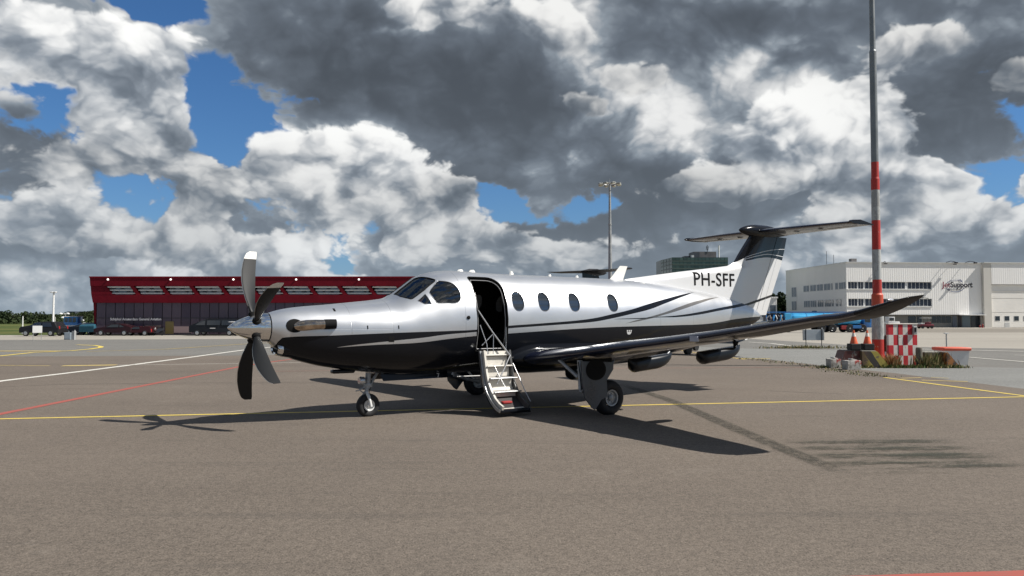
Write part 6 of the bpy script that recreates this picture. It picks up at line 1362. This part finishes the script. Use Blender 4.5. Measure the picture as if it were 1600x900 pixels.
for px, lab in ((1333, 'orange traffic cone, left of the pair on the dark red block'), (1354, 'orange traffic cone next to the thick pole')):
    Yc = 28.2; s_ = Yc / FPX; zb = CAMZ + (HOR - 548) * s_; o = thing('traffic_cone', lab, 'traffic cone', ((px - 800) * s_, Yc, zb + .03), 0, 'traffic cones by the pole')
    MB().bb((0, 0, 5.0 * s_), (16 * s_, 16 * s_, 10 * s_), .03).build('weighted_base', rubber, o); z0 = 10 * s_
    MB().lathe([(z0, 6 * s_), (z0 + 11 * s_, 3.2 * s_)], (0, 0, 0), 'Z', 24).build('cone', cone_o, o, smooth=60); MB().lathe([(z0 + 11 * s_, 3.2 * s_), (z0 + 16.5 * s_, 1.9 * s_)], (0, 0, 0), 'Z', 24).build('reflective_band', cone_w, o, smooth=60); MB().lathe([(z0 + 16.5 * s_, 1.9 * s_), (z0 + 21 * s_, 1.1 * s_)], (0, 0, 0), 'Z', 24).build('cone_top', cone_o, o, smooth=60)
# checkered cabinet
Yb = G(800, 572).y; s_ = Yb / FPX; cw = 8.0 * s_; rh_ = 16 * s_; o = thing('checkered_cabinet', 'tall cabinet painted in red and white checks right of the pole', 'cabinet', ((1387.5 - 800) * s_, Yb, 0), R(7))
chr_ = chip('check_red', (.50, .02, .03), (.55, .5, .46), .70); chw = chip('check_white', (.62, .60, .55), (.34, .27, .18), .60)
mb = MB(); Hh = CAMZ + (HOR - 507) * s_; rh_ = Hh / 4
for i in range(6):
    for j in range(4):
        k = 1 if (i + j) % 2 == 1 else 0
        mb.add([(i * cw, 0, j * rh_), ((i + 1) * cw, 0, j * rh_), ((i + 1) * cw, 0, (j + 1) * rh_), (i * cw, 0, (j + 1) * rh_)], [(0, 1, 2, 3)], k)
for i in range(4):
    for j in range(4):
        mb.add([(6 * cw, i * .16, j * rh_), (6 * cw, (i + 1) * .16, j * rh_), (6 * cw, (i + 1) * .16, (j + 1) * rh_), (6 * cw, i * .16, (j + 1) * rh_)], [(0, 1, 2, 3)], (i + j) % 2); mb.add([(0, i * .16, j * rh_), (0, (i + 1) * .16, j * rh_), (0, (i + 1) * .16, (j + 1) * rh_), (0, i * .16, (j + 1) * rh_)], [(0, 3, 2, 1)], (i + j) % 2)
mb.add([(0, 0, Hh), (6 * cw, 0, Hh), (6 * cw, .64, Hh), (0, .64, Hh), (0, .64, 0), (6 * cw, .64, 0)], [(0, 1, 2, 3), (3, 2, 5, 4)], 0); mb.build('cabinet_body', [chw, chr_], o, fix=False)
MB().bb((3 * cw, .32, Hh + .02), (6 * cw + .04, .70, .04), .01).build('roof', cone_w, o); mbx = MB().bb((5.25 * cw, -.06, Hh - .22), (.16, .10, .30), .02).build('meter_box', gal, o); MB().box((5.25 * cw, -.115, Hh - .2), (.07, .012, .16)).build('meter_window', dark, mbx)
for i, j in ((1, 1), (3, 1), (5, 1)): MB().box((i * 2 * cw if i < 3 else 6 * cw - .01, -.006, Hh / 2), (.012, .008, Hh)).build('door_gap', dark, o) if i == 1 else None
q = G(1436.5, 574.5); o = thing('concrete_bollard', 'thick grey round topped bollard right of the checkered cabinet', 'bollard', (q.x, q.y, 0), 0); s_ = q.y / FPX; MB().lathe([(0, 5 * s_), (28 * s_, 4.9 * s_), (31 * s_, 4.4 * s_), (32 * s_, 2.5 * s_), (32.2 * s_, .001)], (0, 0, 0), 'Z', 24).build('bollard_post', mat('bollard_concrete', (.13, .115, .095), .9, var=.3, vscale=5, bump=.3), o, smooth=50); MB().lathe([(0, 5.6 * s_), (.04, 5.4 * s_)], (0, 0, 0), 'Z', 20).build('collar', gal, o)
q = G(1494, 571); s_ = q.y / FPX; o = thing('white_grit_bin', 'white tapered bin with a flat orange red lid', 'bin', (q.x, q.y + .3, 0), 0)
MB().loft([[(a * w, b * w * .8, z) for a, b in ((-1, -1), (1, -1), (1, 1), (-1, 1))] for w, z in ((17 * s_ , 0), (19.5 * s_, 23 * s_))]).build('bin_body', mat('bin_white', (.66, .67, .66), .5, dirt=.15), o); MB().bb((0, 0, 25.5 * s_), (44 * s_, 36 * s_, 5 * s_), .04, seg=3).build('lid', mat('lid_orange', (.60, .10, .05), .5, var=.08), o, smooth=30)
q = G(1479, 545); s_ = q.y / FPX; o = thing('taxiway_marker', 'thin post with a flat pale top beyond the orange lidded bin', 'post', (q.x, q.y, 0), 0); MB().tube([(0, 0, 0), (0, 0, 23.5 * s_)], .035, 8).build('post', gal, o); MB().bb((0, 0, 24 * s_), (6 * s_, .2, .05), .01).build('top_plate', whp, o)
q = G(1271, 543.3); s_ = q.y / FPX; o = thing('back_of_sign', 'grey back of a low rectangular sign on two posts behind the wing tip', 'sign', (q.x, q.y, 0), 0); z1, z0 = CAMZ + (HOR - 515) * s_, CAMZ + (HOR - 531.5) * s_
MB().bb((0, 0, (z0 + z1) / 2), (33 * s_, .05, z1 - z0), .01).build('sign_panel', mat('sign_back_grey', (.40, .44, .47), .45, .3, var=.08, vscale=2), o)
for dx in (-12, 12.5): MB().tube([(dx * s_, -.05, 0), (dx * s_, -.05, z1 + .03)], .025, 8).build('post', mull, o)
for dx in (-15.5, 15.5): MB().bb((dx * s_, -.04, (z0 + z1) / 2), (2.2 * s_, .05, z1 - z0), .01).build('frame_edge', gal, o)
# tall weeds at the base
dryo = mat('rust_orange_weed', (.30, .13, .05), .9)
weeds('tall_weeds', [(G(1455, 574), .28, .10), (G(1462, 574), .25, .12), (G(1450, 575), .15, .08)], 'tall dry grass between the bollard and the worn block', 900, .62, [straw, green], 5)
weeds('short_weeds', [(G(px, 575.5), .25, .07) for px in (1300, 1325, 1345, 1395, 1410, 1430, 1470, 1490)], 'short green weeds round the blocks and cabinet', 2200, .16, [green, straw], 6)
weeds('rusty_weeds', [(G(1394, 574), .14, .08), (G(1390, 575), .10, .06)], 'rust coloured dead weeds between the striped block and cabinet', 700, .55, [dryo, straw], 7)
weeds('far_weeds', [(G(px, 544.5), .9, .25) for px in (1228, 1245, 1262, 1280)], 'weeds at the feet of the low sign', 900, .24, [straw, green], 8)
